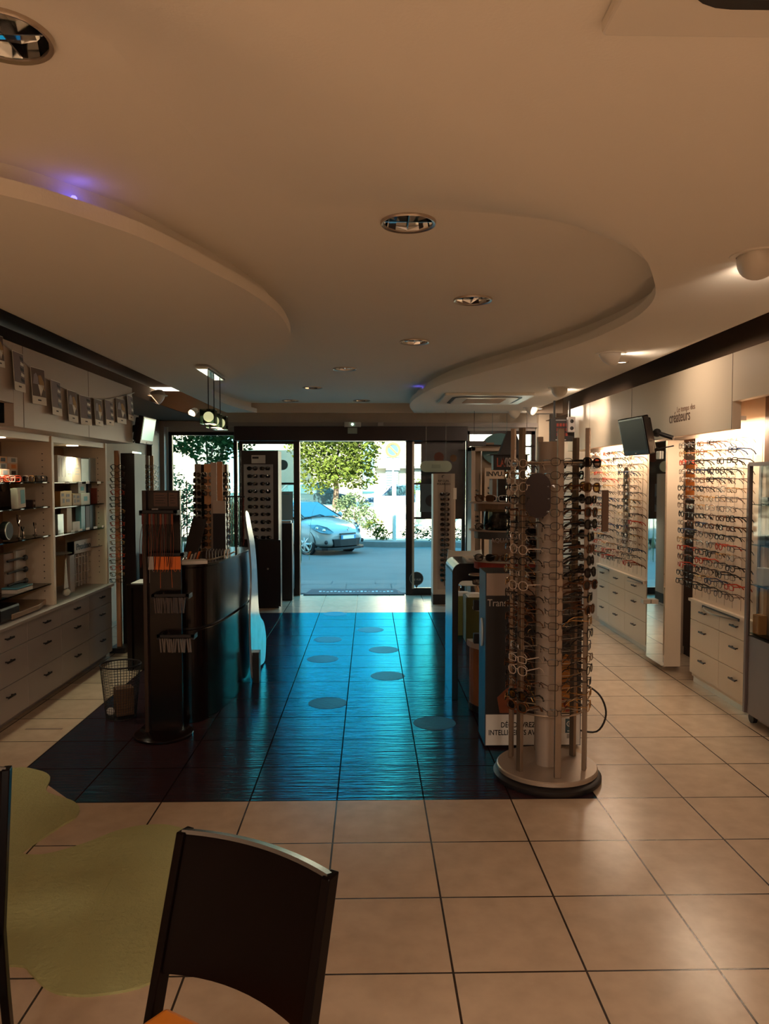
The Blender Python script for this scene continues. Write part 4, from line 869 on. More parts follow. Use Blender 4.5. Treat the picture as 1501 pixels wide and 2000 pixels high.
# lettering on the right fascia
t = thing('fascia_lettering', (2.398, 5.7, 2.15), 'pale wall lettering reading Le temps des créateurs beside the right television', 'lettering')
c = at(1321, 801, x=2.398); text('Le temps des', .062, (2.398, c.y, c.z), (0, -1, 0), (0, 0, 1), mat('taupe lettering', (.32, .20, .14), .6), parent=t, sx=.98)
c = at(1306, 818, x=2.398); text('créateurs', .125, (2.398, c.y, c.z), (0, -1, 0), (0, 0, 1), mat('grey lettering', (.16, .10, .075), .6), parent=t, sx=.82)
# televisions
def tv(c, nrm, up, w_, h_, label, wall, scr=None):
    Z = Vector(nrm).normalized(); Y = (Vector(up) - Z * Vector(up).dot(Z)).normalized(); X = Y.cross(Z); M = Matrix(((X.x, Y.x, Z.x, c[0]), (X.y, Y.y, Z.y, c[1]), (X.z, Y.z, Z.z, c[2]), (0, 0, 0, 1)))
    t = thing('television', c, label, 'television')
    MB(M).box(-w_ / 2, w_ / 2, -h_ / 2, h_ / 2, -.05, 0).build('casing', M_black, t, bevel=.008)
    MB(M).box(-w_ * .42, w_ * .42, -h_ * .40, h_ * .42, -.085, -.05).build('rear_shell', M_black, t, bevel=.01)
    MB(M).box(-w_ / 2 + .02, w_ / 2 - .02, -h_ / 2 + .04, h_ / 2 - .02, 0, .002).build('screen', scr or mat('dark screen', (.014, .014, .012), .3, spec=.12), t)
    MB(M).box(-.012, .012, -h_ / 2 + .012, -h_ / 2 + .024, 0, .003).build('maker_mark', M_greyl, t)
    p0 = M @ Vector((0, 0, -.085)); p1 = Vector(wall); m = MB(); m.tube([p0, (p0 + p1) / 2 + Vector((0, .02, .03)), p1], .018, 8); m.sphere(tuple((p0 + p1) / 2 + Vector((0, .02, .03))), .035, 10); m.build('wall_arm', M_ink, t)
    m = MB(); m.tube([p0 + Vector((0, 0, -.02)), (p0 + p1) / 2 + Vector((.0, -.02, -.1)), p1 + Vector((0, -.01, -.06))], .006, 6); m.build('cable', M_ink, t)
tv((2.13, 6.0, 2.00), (-math.cos(R(12)), -.10, -math.sin(R(12))), (0, 0, 1), .45, .31, 'black television tilted on an arm on the right fascia', (2.40, 5.85, 1.98))
tv((-2.09, 7.10, 2.11), (.99, -.04, -.16), (0, 0, 1), .36, .26, 'small television with a teal reflection hung at the end of the left fascia', (-2.24, 6.99, 2.08), mat('glossy teal screen', (.16, .30, .30), .22, metal=.9))  # teal of the window reflection is put into the screen colour
# black price sign with a speaker
c0 = at(1073, 862, y=8.6); c1 = at(1120, 818, y=8.6)
ps = thing('led_sign', ((c0.x + c1.x) / 2, 8.6, c0.z), 'black hanging sign with dull red lettering rows above the glasses tower', 'sign')
B(c0.x, c1.x, 8.57, 8.63, c0.z, c1.z).build('sign_box', M_ink, ps)
m = MB()
for j in range(3): 
    for k in range(4): m.box(c0.x + .07 + k * .035, c0.x + .095 + k * .035, 8.566, 8.57, c1.z - .09 - j * .055, c1.z - .055 - j * .055)
m.build('red_rows', M_red, ps); m = MB(); m.box(c0.x + .06, c0.x + .18, 8.566, 8.57, c0.z + .01, c0.z + .02); m.box(c0.x + .06, c0.x + .18, 8.566, 8.57, c1.z - .022, c1.z - .014); m.build('white_bars', M_greyl, ps)
m = MB(); m.box(c0.x + .04, c0.x + .06, 8.59, 8.61, c1.z, ZL); m.box(c1.x - .06, c1.x - .04, 8.59, 8.61, c1.z, ZL); m.build('ceiling_hanger', M_ink, ps)
c = at(1116, 830, y=8.5); sp_ = B(c.x - .05, c.x + .03, 8.46, 8.54, c.z - .085, c.z + .09).build('small_speaker', M_greyl, bevel=.005, tag=('small pale two-cone box fixed at the corner of the black hanging sign', 'speaker'))
m = MB(); [m.lathe([(.022, 0), (.01, .004), (.001, .004)], (0, 0, 0), 16, M=Matrix.Translation((c.x - .01, 8.459, c.z + dz)) @ Matrix.Rotation(R(90), 4, 'X')) for dz in (-.04, .04)]; m.build('speaker_cone', M_ink, sp_)

# ------------------------------------------------------------------ floor dots and tape
for i, (u, v) in enumerate([(654, 1199), (723, 1230), (640, 1249), (749, 1269), (630, 1287), (757, 1320), (640, 1373), (848, 1412)]):
    p = at(u, v, z=0); m = MB(); m.lathe([(.001, .0012), (.142, .0012), (.145, 0)], (p.x, p.y, 0), 36)
    m.build('floor_dot', M_slatedot, tag=('round grey floor sticker, %s from the door along the dark walkway' % ORD[i + 1], 'floor sticker', 'round stickers on the dark walkway'))
p0 = at(50, 1424, z=0); p1 = at(126, 1420, z=0)
MB().box(p0.x, p1.x, p0.y - .012, p0.y + .012, 0, .0015).build('tape_strip', mat('brown tape', (.22, .15, .11), .6), tag=('short strip of brown tape on the beige tiles by the left drawers', 'tape'))
# rug
rp = [(22, 1503), (75, 1507), (98, 1520), (90, 1545), (105, 1555), (140, 1566), (155, 1580), (148, 1598), (120, 1615), (85, 1638), (50, 1662), (46, 1671), (90, 1671), (165, 1650), (230, 1625), (290, 1614), (350, 1619)]
pts = [at(u, v, z=0) for u, v in rp] + [Vector((-.62, 3.25, 0)), Vector((-.52, 2.95, 0)), Vector((-.55, 2.62, 0)), at(300, 1920, z=0), at(200, 1945, z=0), at(130, 1946, z=0), at(90, 1933, z=0), at(60, 1905, z=0), at(30, 1889, z=0), Vector((-1.45, 2.45, 0)), Vector((-1.9, 2.3, 0)), Vector((-2.3, 2.7, 0)), Vector((-2.25, 3.4, 0)), Vector((-2.35, 4.0, 0))]
pts = smoothline(pts, 4, closed=True)
MB().prism([(p.x, p.y) for p in pts], lambda a, b, w_: (a, b, w_), .0, .009).build('leaf_rug', M_olive, tag=('olive green blob-shaped rug on the beige tiles behind the chairs', 'rug'))
mr = bpy.data.objects['leaf_rug']; m = MB(); a = at(222, 1712, z=0); b = at(168, 1800, z=0)
m.tube([(a.x, a.y, .008), ((a.x + b.x) / 2 + .004, (a.y + b.y) / 2, .011), (b.x, b.y, .008)], [.002, .006, .002], 6); m.build('rug_crease', M_olive, mr)

# ------------------------------------------------------------------ foreground chairs
M_cw = mat('black stained wood', (.003, .0012, .001), .30, var=.2, vscale=15, spec=.10)
def chair(M, label):
    t = thing('dining_chair', M.translation, label, 'chair', 'black wooden dining chairs')
    # local: x across, y forward (towards the seat), z up
    W = .2
    def bp(x, z, y=0): return (x, .03 + (.84 - max(z, .44)) * .28 - (.44 - min(z, .44)) * .0 + y, z)
    nx = 12; vs = []; fs = []
    for j, (z, arch) in enumerate(((.84, 1), (.83, 1), (.70, .5), (.565, 1), (.555, 1))):
        for i in range(nx + 1):
            x = -W + 2 * W * i / nx; q = 1 - (x / W) ** 2; yb = -.028 * q; th = .011 if 0 < j < 4 else .009
            zz = z + .004 * q * (1 if z > .8 else 3 if z < .6 else 2); p = bp(x, zz); vs += [(p[0], p[1] + yb - th, zz), (p[0], p[1] + yb + th, zz)]
    n2 = (nx + 1) * 2
    for j in range(4):
        for i in range(nx):
            a = j * n2 + i * 2; fs += [(a, a + 2, a + n2 + 2, a + n2), (a + 1, a + n2 + 1, a + n2 + 3, a + 3)]
        fs += [(j * n2, j * n2 + n2, j * n2 + n2 + 1, j * n2 + 1), (j * n2 + nx * 2, j * n2 + nx * 2 + 1, j * n2 + n2 + nx * 2 + 1, j * n2 + n2 + nx * 2)]
    for i in range(nx): fs += [(i * 2, i * 2 + 1, i * 2 + 3, i * 2 + 2), (4 * n2 + i * 2, 4 * n2 + i * 2 + 2, 4 * n2 + i * 2 + 3, 4 * n2 + i * 2 + 1)]
    MB(M).add(vs, fs).build('backrest', M_cw, t, smooth=True)
    m = MB(M); n_ = 14; rl = []
    for i in range(n_ + 1):
        x = -W + 2 * W * i / n_; q = 1 - (x / W) ** 2; y = bp(0, .842)[1] - .028 * q; zz = .841 + .004 * q; rl.append([(x, y - .012, zz), (x, y + .012, zz), (x, y + .010, zz + .009), (x, y - .012, zz + .003)])
    vs2 = [p for r_ in rl for p in r_]; fs2 = [(4 * i + k, 4 * i + (k + 1) % 4, 4 * i + 4 + (k + 1) % 4, 4 * i + 4 + k) for i in range(n_) for k in range(4)] + [(0, 3, 2, 1), (4 * n_, 4 * n_ + 1, 4 * n_ + 2, 4 * n_ + 3)]
    m.add(vs2, fs2); m.build('top_rail', mat('worn black edge', (.02, .02, .02), .26, spec=1.0, ior=1.7), t)  # window glint on the rim is put into this lighter, glossier coat
    for s in (-1, 1):
        m = MB(M); pr_ = [(.845, .0), (.70, .0), (.55, .0), (.44, .0), (.25, -.03), (0, -.09)]; vs = []; fs = []
        for z, dy in pr_:
            y = bp(0, z)[1] + dy; xx = s * W * (1 if z > .3 else 1); vs += [(xx - .011, y - .02, z), (xx + .011, y - .02, z), (xx + .011, y + .018, z), (xx - .011, y + .018, z)]
        for j in range(len(pr_) - 1):
            for k in range(4): fs.append((j * 4 + k, j * 4 + (k + 1) % 4, j * 4 + 4 + (k + 1) % 4, j * 4 + 4 + k))
        fs += [(0, 3, 2, 1), tuple(len(vs) - 4 + k for k in range(4))]
        m.add(vs, fs).build('leg', M_cw, t, bevel=.003)
        m = MB(M); m.tube([(s * .195, .52, .44), (s * .195, .53, 0)], [.021, .016], 4); m.build('leg', M_cw, t)
    m = MB(M); m.box(-.18, .18, .15, .17, .39, .45); m.box(-.19, .19, .50, .52, .39, .45); m.box(-.20, -.185, .16, .52, .39, .45); m.box(.185, .20, .16, .52, .39, .45); m.build('seat_frame', M_cw, t)
    f = lambda a, b, w_: (a, b, w_)
    m = MB(M); m.prism([(-.175, .118), (.175, .118), (.205, .34), (.195, .55), (-.195, .55), (-.205, .34)], f, .45, .492); m.build('seat', M_orange, t, bevel=.014, seg=3)
TL, TR = Vector((-.438, 1.705, 0)), Vector((-.075, 1.495, 0)); ang = math.atan2(TR.y - TL.y, TR.x - TL.x); mid = (TL + TR) / 2
chair(Matrix.Translation(mid) @ Matrix.Rotation(ang + math.pi, 4, 'Z') @ Matrix.Translation((0, -.03, 0)), 'black wooden dining chair with an orange seat in the centre foreground, facing the viewer')
a2 = R(-166); e = at(13, 1500, z=.845); mid = Vector((e.x + .2 * math.cos(a2), e.y + .2 * math.sin(a2), 0))
chair(Matrix.Translation(mid) @ Matrix.Rotation(a2, 4, 'Z') @ Matrix.Translation((0, -.03, 0)), 'black wooden dining chair of which only one upright shows at the left picture edge')

# ------------------------------------------------------------------ glasses tower
TX, TY = .985, 4.06
tw = thing('glasses_tower', (TX, TY, 0), 'revolving glasses tower with aluminium posts, white column and round base', 'display stand')
MB().lathe([(.001, 0), (.285, 0), (.295, .012), (.295, .03), (.28, .042), (.001, .042)], (TX, TY, 0), 48).build('rubber_plinth', M_ink, tw, smooth=True)
MB().lathe([(.001, .046), (.268, .046), (.276, .052), (.276, .070), (.270, .076), (.001, .076)], (TX, TY, 0), 48).build('base_disc', mat('satin champagne metal', (.42, .34, .27), .38, metal=.5), tw, smooth=True)
MB().lathe([(.062, .076), (.062, 1.86), (.001, 1.86)], (TX, TY, 0), 32).build('centre_column', mat('tower column white', (.36, .29, .24), .5, var=.03), tw, smooth=True)
PR = .205; ANG = [-88 + 60 * k for k in range(6)]; tops = [1.92, 1.93, 1.89, 1.90, 1.94, 1.93]
pst = []
for k, a in enumerate(ANG):
    x, y = TX + PR * math.cos(R(a)), TY + PR * math.sin(R(a)); pst.append((x, y, a))
    M = Matrix.Translation((x, y, 0)) @ Matrix.Rotation(R(a), 4, 'Z')
    MB(M).box(-.011, .011, -.017, .017, .076, tops[k]).build('aluminium_post', mat('dull champagne aluminium', (.30, .23, .175), .38, metal=.75), tw, bevel=.003)
for z in (1.745, .40):
    m = MB(); m.tube([(TX + .195 * math.cos(R(6 * k)), TY + .195 * math.sin(R(6 * k)), z) for k in range(60)], .005, 6, closed=True)
    for k in range(6): m.tube([(TX, TY, z), (pst[k][0], pst[k][1], z)], .004, 5)
    m.build('ring_brace', M_alu, tw)
m = MB()
for j in range(21):
    z = 1.745 - j * .0655
    m.tube([(TX + .20 * math.cos(R(12 * k)), TY + .20 * math.sin(R(12 * k)), z - .012) for k in range(30)], .0013, 4, closed=True)
m.build('wire_hoop', M_steel, tw)
# oval mirror and side plate of the tower
c = at(1050, 968, y=TY - .19); pts = []
w2, h2 = .066, .118
pts = [(c.x + w2 * math.cos(q), c.z + (h2 - w2) * (1 if math.sin(q) > 0 else -1) + w2 * math.sin(q)) for q in [R(5 + 10 * k) for k in range(36)]]
MB(Matrix.Translation((c.x, TY - .19, 0)) @ Matrix.Rotation(R(-14), 4, 'Z')).prism(pts, lambda a, b, w_: (a - c.x, w_, b), 0, .005).build('tower_mirror', M_mirror, tw)
c = at(1181, 998, y=TY + .02); MB(Matrix.Translation((c.x, TY + .02, c.z)) @ Matrix.Rotation(R(25), 4, 'Z')).box(-.022, .022, -.004, .004, -.115, .115).build('side_plate', mat('plate brown', (.16, .10, .07), .5), tw)
PN = ['front', 'right front', 'right rear', 'rear', 'left rear', 'left front']
random.seed(5)
for k, (x, y, a) in enumerate(pst):
    d = (math.cos(R(a)), math.sin(R(a)))
    for j in range(21):
        if k == 0 and j in (17, 19): continue
        if random.random() < .04 and k not in (0,): continue
        z = 1.745 - j * .0655 + random.uniform(-.003, .003)
        sunny = (k in (1, 2) and j < 13) or (k in (2, 3) and j < 15 and random.random() < .5) or (k == 5 and j > 18)
        if k == 0: s, co_, ln, th = ('rect' if j > 6 else 'panto'), ['gunmetal', 'black', 'brown', 'gunmetal'][j % 4], 'clear', .0017
        elif sunny: s, co_, ln, th = random.choice(['shield', 'avia', 'wayf']), random.choice(['black', 'tortoiseshell', 'black']), random.choice(['smoke', 'dark', 'dark', 'amber']), .0042
        elif k == 5: s, co_, ln, th = random.choice(['rect', 'panto', 'avia']), random.choice(['silver', 'black', 'tortoiseshell', 'gunmetal', 'clear']), 'clear', .0024
        else: s, co_, ln, th = random.choice(['rect', 'panto', 'round']), random.choice(['gunmetal', 'black', 'brown', 'tortoiseshell', 'gold']), 'clear', .0023
        ja = a + (random.uniform(-34, 4) if sunny and k in (1, 2) else random.uniform(-7, 7))
        M = face((x + d[0] * .026, y + d[1] * .026, z), (math.cos(R(ja)), math.sin(R(ja))), random.uniform(-.08, .04), random.uniform(-.05, .05))
        nm = 'sunglasses' if sunny else 'eyeglasses'
        spec_multi(s, co_, ln, th, M, ('%s %s %s on the %s post of the tower, %s from the top' % (co_, SHN[s], nm, PN[k], ORD[j + 1]), nm, 'eyewear hung on the revolving tower'), name=nm)

# ------------------------------------------------------------------ lens poster box
PY = 4.5; a0 = at(946, 1469, y=PY); a1 = at(1137, 1118, y=PY)
px0, px1, pz0, pz1 = a0.x, a1.x, .02, a1.z
pt = thing('poster_box', ((px0 + px1) / 2, PY, 0), 'white and black lens poster box with orange artwork standing behind the glasses tower', 'display poster')
B(px0, px1, PY, PY + .26, .015, pz1).build('box_body', mat('poster side dark', (.03, .035, .045), .45, spec=.3), pt)
def pz(v): return at(1000, v, y=PY).z
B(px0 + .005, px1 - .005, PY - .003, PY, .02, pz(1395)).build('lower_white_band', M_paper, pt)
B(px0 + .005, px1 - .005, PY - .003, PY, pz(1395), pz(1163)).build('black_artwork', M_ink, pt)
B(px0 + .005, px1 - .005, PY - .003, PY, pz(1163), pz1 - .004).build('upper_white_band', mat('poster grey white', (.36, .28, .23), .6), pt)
mo = mat('amber artwork', (.42, .16, .02), .5, var=.4); mr_ = mat('rust artwork', (.20, .05, .015), .5, var=.4)
def pp(us): return [(at(u, v, y=PY).x, at(u, v, y=PY).z) for u, v in us]
m = MB(); m.prism(pp([(975, 1392), (970, 1362), (988, 1345), (1015, 1330), (1032, 1352), (1022, 1392)]), lambda a, b, w_: (a, w_, b), PY - .005, PY - .003); m.build('rust_shape', mr_, pt)
m = MB(); m.prism(pp([(1092, 1392), (1090, 1300), (1104, 1276), (1124, 1290), (1128, 1392)]), lambda a, b, w_: (a, w_, b), PY - .005, PY - .003); m.build('amber_shape', mo, pt)
m = MB(); m.prism(pp([(1096, 1365), (1100, 1363), (1112, 1390), (1104, 1390)]), lambda a, b, w_: (a, w_, b), PY - .006, PY - .005); m.build('red_shape', mat('deep red artwork', (.25, .03, .01), .5), pt)
c = at(951, 1178, y=PY); text('Transitions', .062, (c.x, PY - .004, c.z), (1, 0, 0), (0, 0, 1), mat('soft white print', (.50, .44, .40), .5), parent=pt, sx=.84)
c = at(977, 1416, y=PY); text('DÉCOUVREZ LES', .046, (c.x, PY - .004, c.z), (1, 0, 0), (0, 0, 1), M_ink, parent=pt, sx=.80, bold=.0006)
c = at(953, 1431, y=PY); text('INTELLIGENTS AVEC', .046, (c.x, PY - .004, c.z), (1, 0, 0), (0, 0, 1), M_ink, parent=pt, sx=.79, bold=.0006)
q0 = at(1103, 1431, y=PY); q1 = at(1124, 1403, y=PY)
lg = B(q0.x, q1.x, PY - .005, PY - .003, q0.z, q1.z).build('logo_tile', mat('logo grey blue', (.05, .10, .12), .5), pt)
m = MB(); cx, cz = (q0.x + q1.x) / 2, q1.z - .032; m.tube([(cx + .024 * math.cos(q), PY - .006, cz + .017 * math.sin(q)) for q in [2 * math.pi * k / 20 for k in range(20)]], .003, 4, closed=True); m.tube([(cx + .010 * math.cos(q), PY - .006, cz + .010 * math.sin(q)) for q in [2 * math.pi * k / 14 for k in range(14)]], .003, 4, closed=True); m.build('eye_mark', M_paper, lg)
text('essilor', .018, (cx, PY - .006, q0.z + .014), (1, 0, 0), (0, 0, 1), M_paper, parent=lg, align='CENTER', sx=.9)
B(q0.x + .01, q1.x - .005, PY - .004, PY - .003, q0.z - .034, q0.z - .006).build('small_stamp', mat('stamp grey', (.30, .27, .25), .6), pt)
m = MB(); m.lathe([(.001, 0), (.045, 0), (.045, .01), (.001, .01)], (0, 0, 0), 24, M=Matrix.Translation((px0 - .001, PY + .13, at(941, 1234, x=px0).z)) @ Matrix.Rotation(R(-90), 4, 'Y') @ Matrix.Scale(2.0, 4, (1, 0, 0))); m.build('oval_badge', mat('pale oval', (.5, .6, .62), .4), pt)  # glow on the box side, painted as a pale oval disc
cb = at(1137, 1448, y=PY); m = MB(); m.tube(smoothline([(px1, PY + .1, .08), (px1 + .10, PY, .10), (px1 + .14, PY - .05, .22), (px1 + .10, PY - .06, .34), (px1 + .02, PY, .40), (px1 - .03, PY + .05, .42)], 5), .006, 6)
m.build('power_cable', M_ink, tag=('black power cable looping out beside the lens poster box and the tower', 'cable'))

# ------------------------------------------------------------------ half-round tiered display behind the poster
HX0, HY0 = 1.08, 5.30
td = thing('tiered_display', (HX0, HY0, 0), 'half-round tiered display tower with grey shelves behind the lens poster box', 'display stand')
B(HX0 - .20, HX0 + .30, HY0 + .02, HY0 + .16, .0, 1.66).build('display_core', mat('tier core beige', (.30, .21, .155), .6), td)
def half(z0, z1, rx, ry, mm_, nm, cy=HY0 + .02):
    n = 20; pts = [(HX0 - rx * math.cos(math.pi * k / n), cy - ry * math.sin(math.pi * k / n)) for k in range(n + 1)]
    return MB().prism(pts, lambda a, b, w_: (a, b, w_), z0, z1).build(nm, mm_, td, bevel=.003)
M_tier = mat('tier shelf grey', (.40, .34, .29), .35)
half(.0, .46, .36, .28, mat('amber panel', (.26, .10, .035), .5, var=.2), 'curved_base'); half(.46, .505, .38, .30, M_tier, 'base_top'); half(0, .05, .365, .285, M_ink, 'base_plinth')
for z, rx in ((.72, .34), (.90, .34)): half(z, z + .02, rx, .26, M_tier, 'round_shelf')
for z, mm_, wd in ((1.075, M_red, ''), (1.29, mat('aqua band', (.05, .055, .06), .4), 'AQUATIC'), (1.485, mat('beige band', (.20, .12, .07), .5), '')):
    half(z - .055, z - .001, .33, .24, mm_, 'shelf_band'); sh = half(z, z + .014, .37, .27, M_tier, 'round_shelf')
    if wd: c = at(958, 1056, y=HY0 - .225); text(wd, .042, (c.x, HY0 - .222, c.z), (1, 0, 0), (0, 0, 1), M_greyl, parent=td, sx=1.0)
    else: B(HX0 - .10, HX0 - .03, HY0 - .226, HY0 - .222, z - .042, z - .018).build('band_label', M_greyl, td)
# sign LA VISION
lv = thing('vision_sign', (1.07, 5.0, 1.55), 'small black sign box lettered LA VISION beside the glasses tower', 'sign')
c0 = at(963, 918, y=5.0); c1 = at(1030, 889, y=5.0)
B(c0.x, c1.x, 5.0, 5.08, c0.z, c1.z).build('sign_box', M_ink, lv); B(c0.x - .03, c1.x + .01, 4.97, 5.1, c1.z, c1.z + .006).build('sign_lid', M_ink, lv)
B(c0.x + .1, c0.x + .13, 5.04, 5.06, 1.50, c0.z).build('sign_stem', M_alu, lv)
c = at(966, 904, y=5.0); text('LA', .085, (c.x + .01, 4.997, c.z), (1, 0, 0), (0, 0, 1), mat('rust letters', (.35, .07, .03), .5), parent=lv, sx=.62, bold=.002)
c = at(980, 904, y=5.0); text('VISION', .085, (c.x, 4.997, c.z), (1, 0, 0), (0, 0, 1), M_greyl, parent=lv, sx=.55, bold=.002)
# pyramid card
c = at(1000, 893, y=5.2); d = at(1000, 842, y=5.2)
m = MB(); x0, x1 = at(973, 893, y=5.2).x, at(1026, 893, y=5.2).x
m.add([(x0, 5.2, c.z), (x1, 5.2, c.z), (x1, 5.3, c.z), (x0, 5.3, c.z), (d.x - .03, 5.24, d.z), (d.x + .03, 5.24, d.z), (d.x + .03, 5.26, d.z), (d.x - .03, 5.26, d.z)], [(0, 1, 5, 4), (1, 2, 6, 5), (2, 3, 7, 6), (3, 0, 4, 7), (4, 5, 6, 7), (3, 2, 1, 0)])
o = m.build('pyramid_card', M_darkbrown, tag=('dark tapering card pyramid standing on top of the half-round display', 'display card'))
MB().cyl((1.08, 5.25, 1.655), (1.08, 5.25, c.z), .012, n=8).build('card_stem', M_alu, o)
# glasses on the tiers
random.seed(9)
for k, (u, z, col_, sh_, ln, fr, L) in enumerate(((945, 1.499, 'tortoiseshell', 'wayf', 'brown', 0, 'brown sunglasses at the left end of the top round shelf'), (970, 1.499, 'white', 'shield', 'dark', 0, 'white wraparound goggles in the middle of the top round shelf'), (945, 1.304, 'black', 'wayf', 'dark', 0, 'black folded sunglasses on the shelf band lettered AQUATIC'), (945, 1.089, 'black', 'avia', 'dark', 0, 'black sunglasses on the left of the red-banded shelf'), (975, 1.089, 'tortoiseshell', 'wayf', 'brown', 0, 'brown sunglasses on the right of the red-banded shelf'), (940, .92, 'black', 'rect', 'dark', 0, 'small dark sunglasses on the upper of two low round shelves'))):
    x = at(u, 980, y=5.12).x; spec_multi(sh_, col_, ln, .003, face((x, 5.10, z + .027), (-.25, -1), .0), (L, 'sunglasses'), name='sunglasses')
m = MB(); c = at(976, 1022, y=5.12); m.lathe([(.001, 0), (.11, 0), (.115, .02), (.115, .13), (.10, .145)], (c.x + .01, 5.16, 1.305), 28); m.build('glass_bowl', M_shelfglass, tag=('clear glass bowl with dark pieces on the AQUATIC shelf', 'bowl'), smooth=True)
MB().sphere((c.x + .01, 5.16, 1.365), .088, 14, sc3=(1, 1, .62)).build('bowl_contents', mat('dark bits', (.03, .02, .02), .6, bump=1, bscale=60), bpy.data.objects['glass_bowl'])
x = at(980, 960, y=5.14).x; MB(Matrix.Translation((x, 5.16, 1.4995))).box(-.03, .03, -.02, .02, 0, .16).build('dark_case', M_ink, bevel=.004, tag=('upright black slim case at the right of the top round shelf', 'case'))
for k, (z, L) in enumerate(((.506, 'dark square cup on the curved base of the tiered display'), (.741, 'dark square cup on the lower round shelf'))):
    x = at(932, 1280 if k == 0 else 1205, y=5.1).x; B(x - .02, x + .03, 5.14, 5.19, z, z + .07).build('dark_cup', M_ink, bevel=.005, tag=(L, 'cup'))
# small hoop bracelet hook
m = MB(); c = at(925, 1119, y=5.3); m.tube([(c.x + .045 * math.cos(q), 5.20 + .045 * math.sin(q), c.z) for q in [2 * math.pi * k / 20 for k in range(20)]], .007, 6, closed=True); m.tube([(c.x + .045, 5.20, c.z), (HX0 - .2, 5.32, c.z + .02)], .007, 6); m.build('wall_ring', M_alu, tag=('pale metal ring holder sticking out left of the red-banded shelf', 'ring holder'))

# ------------------------------------------------------------------ black waterfall table
wt = thing('waterfall_table', (.85, 5.75, 0), 'black waterfall table with rounded corner, its edge shining blue beside the walkway', 'table')
x0, x1, y0, y1, zt, th = .615, 1.15, 5.50, 6.0, 1.03, .045
op = [(x0, 0), (x0, zt - .07)] + [(x0 + .07 - .07 * math.cos(a), zt - .07 + .07 * math.sin(a)) for a in [R(15 * k) for k in range(1, 7)]] + [(x1, zt), (x1, zt - .13), (x0 + .10, zt - .13)] + [(x0 + th + .04 - .04 * math.cos(a), zt - .17 + .04 * math.sin(a)) for a in [R(75 - 25 * k) for k in range(4)]] + [(x0 + th, 0)]
MB().prism(op, lambda a, b, w_: (a, w_, b), y0, y1).build('table_shell', mat('satin black laminate', (.014, .012, .014), .25), wt, bevel=.003)
B(x1 - .04, x1, y0, y1, 0, zt - .13).build('rear_panel', M_black, wt)
B(.74, .98, 5.62, 5.92, zt, zt + .012).build('open_catalogue', M_paper, tag=('open pale catalogue lying on the black waterfall table', 'catalogue'))

# ------------------------------------------------------------------ things beyond the table
gb = at(915, 1255, z=0)
for k, (dx, dy, h, cc, L) in enumerate(((-.03, .0, .46, (.06, .065, .012), 'near dark green box of leaflets on the floor behind the black table'), (-.10, .34, .42, (.30, .36, .12), 'pale green box behind its dark twin, under the black table edge'))):
    t = thing('leaflet_box', (gb.x + dx, gb.y + dy, 0), L, 'box')
    B(gb.x + dx, gb.x + dx + .22, gb.y + dy, gb.y + dy + .26, 0, h).build('box_body', mat('green box %d' % k, cc, .6), t, bevel=.004)
    m = MB()
    for j in range(4): m.box(gb.x + dx + .02 + j * .01, gb.x + dx + .20 - j * .015, gb.y + dy + .03 * j, gb.y + dy + .2, h + j * .006, h + .005 + j * .006)
    m.build('paper_pile', M_paper, t)
wc = thing('shell_chair', (1.12, 8.6, 0), 'white moulded shell chair on wooden legs seen under the black table', 'chair')
c = at(898, 1160, y=8.6); cx = c.x + .08
n = 14; vs = []; fs = []
prof_ = [(-.22, .80, .20), (-.20, .62, .22), (-.14, .47, .23), (.0, .43, .23), (.16, .45, .22), (.21, .44, .19)]
for (yy, zz, hw) in prof_:
    for i in range(n + 1):
        q = i / n * 2 - 1; vs.append((cx + hw * q, 8.6 - yy * 1.0, zz + .10 * q ** 4 * (1 if zz < .6 else .2)))
for j in range(len(prof_) - 1):
    for i in range(n): fs.append((j * (n + 1) + i, j * (n + 1) + i + 1, (j + 1) * (n + 1) + i + 1, (j + 1) * (n + 1) + i))
so = MB().add(vs, fs).build('seat_shell', mat('white shell', (.6, .62, .6), .35), wc, smooth=True); sm_ = so.modifiers.new('s', 'SOLIDIFY'); sm_.thickness = .012
for sx in (-1, 1):
    for sy in (-1, 1): m = MB(); m.tube([(cx + sx * .1, 8.6 + sy * .1, .43), (cx + sx * .22, 8.6 + sy * .22, 0)], [.016, .011], 8); m.build('leg', mat('pale wood', (.42, .24, .13), .5), wc)
# white sunglasses column near the door
CY = 9.75; a = at(845, 1158, y=CY); b = at(888, 925, y=CY)
rc = thing('sunglasses_column', ((a.x + b.x) / 2, CY, 0), 'tall white sunglasses column lettered RIP CURL POLARIZED beside the right door post', 'display stand')
B(a.x, b.x, CY, CY + .28, .13, b.z).build('column_body', mat('column white', (.42, .36, .30), .5), rc, bevel=.004); B(a.x + .0, b.x, CY, CY + .28, 0, .13).build('column_base', M_ink, rc)
B(a.x + .06, b.x - .05, CY - .002, CY, .2, b.z - .01).build('column_panel', mat('column panel grey', (.33, .28, .24), .5), rc)
cc = at(866, 931, y=CY); m = MB(); m.tube([(cc.x + .022 * math.cos(q), CY - .006, cc.z + .016 * math.sin(q)) for q in [R(60 + 20 * k) for k in range(11)]], [.001, .003, .005, .006, .007, .007, .006, .005, .004, .002, .001], 5); m.build('wave_mark', M_ink, rc)
c = at(866, 939.5, y=CY); text('RIP CURL', .036, (c.x, CY - .004, c.z), (1, 0, 0), (0, 0, 1), M_ink, parent=rc, align='CENTER', bold=.001); c = at(866, 945.5, y=CY); text('POLARIZED', .034, (c.x, CY - .004, c.z), (1, 0, 0), (0, 0, 1), M_ink, parent=rc, align='CENTER', bold=.001)
c = at(868, 1000, y=CY); m = MB(); m.cyl((c.x, CY - .02, .25), (c.x, CY - .02, at(868, 942, y=CY).z), .004, n=6); m.build('hanging_rod', M_ink, rc)
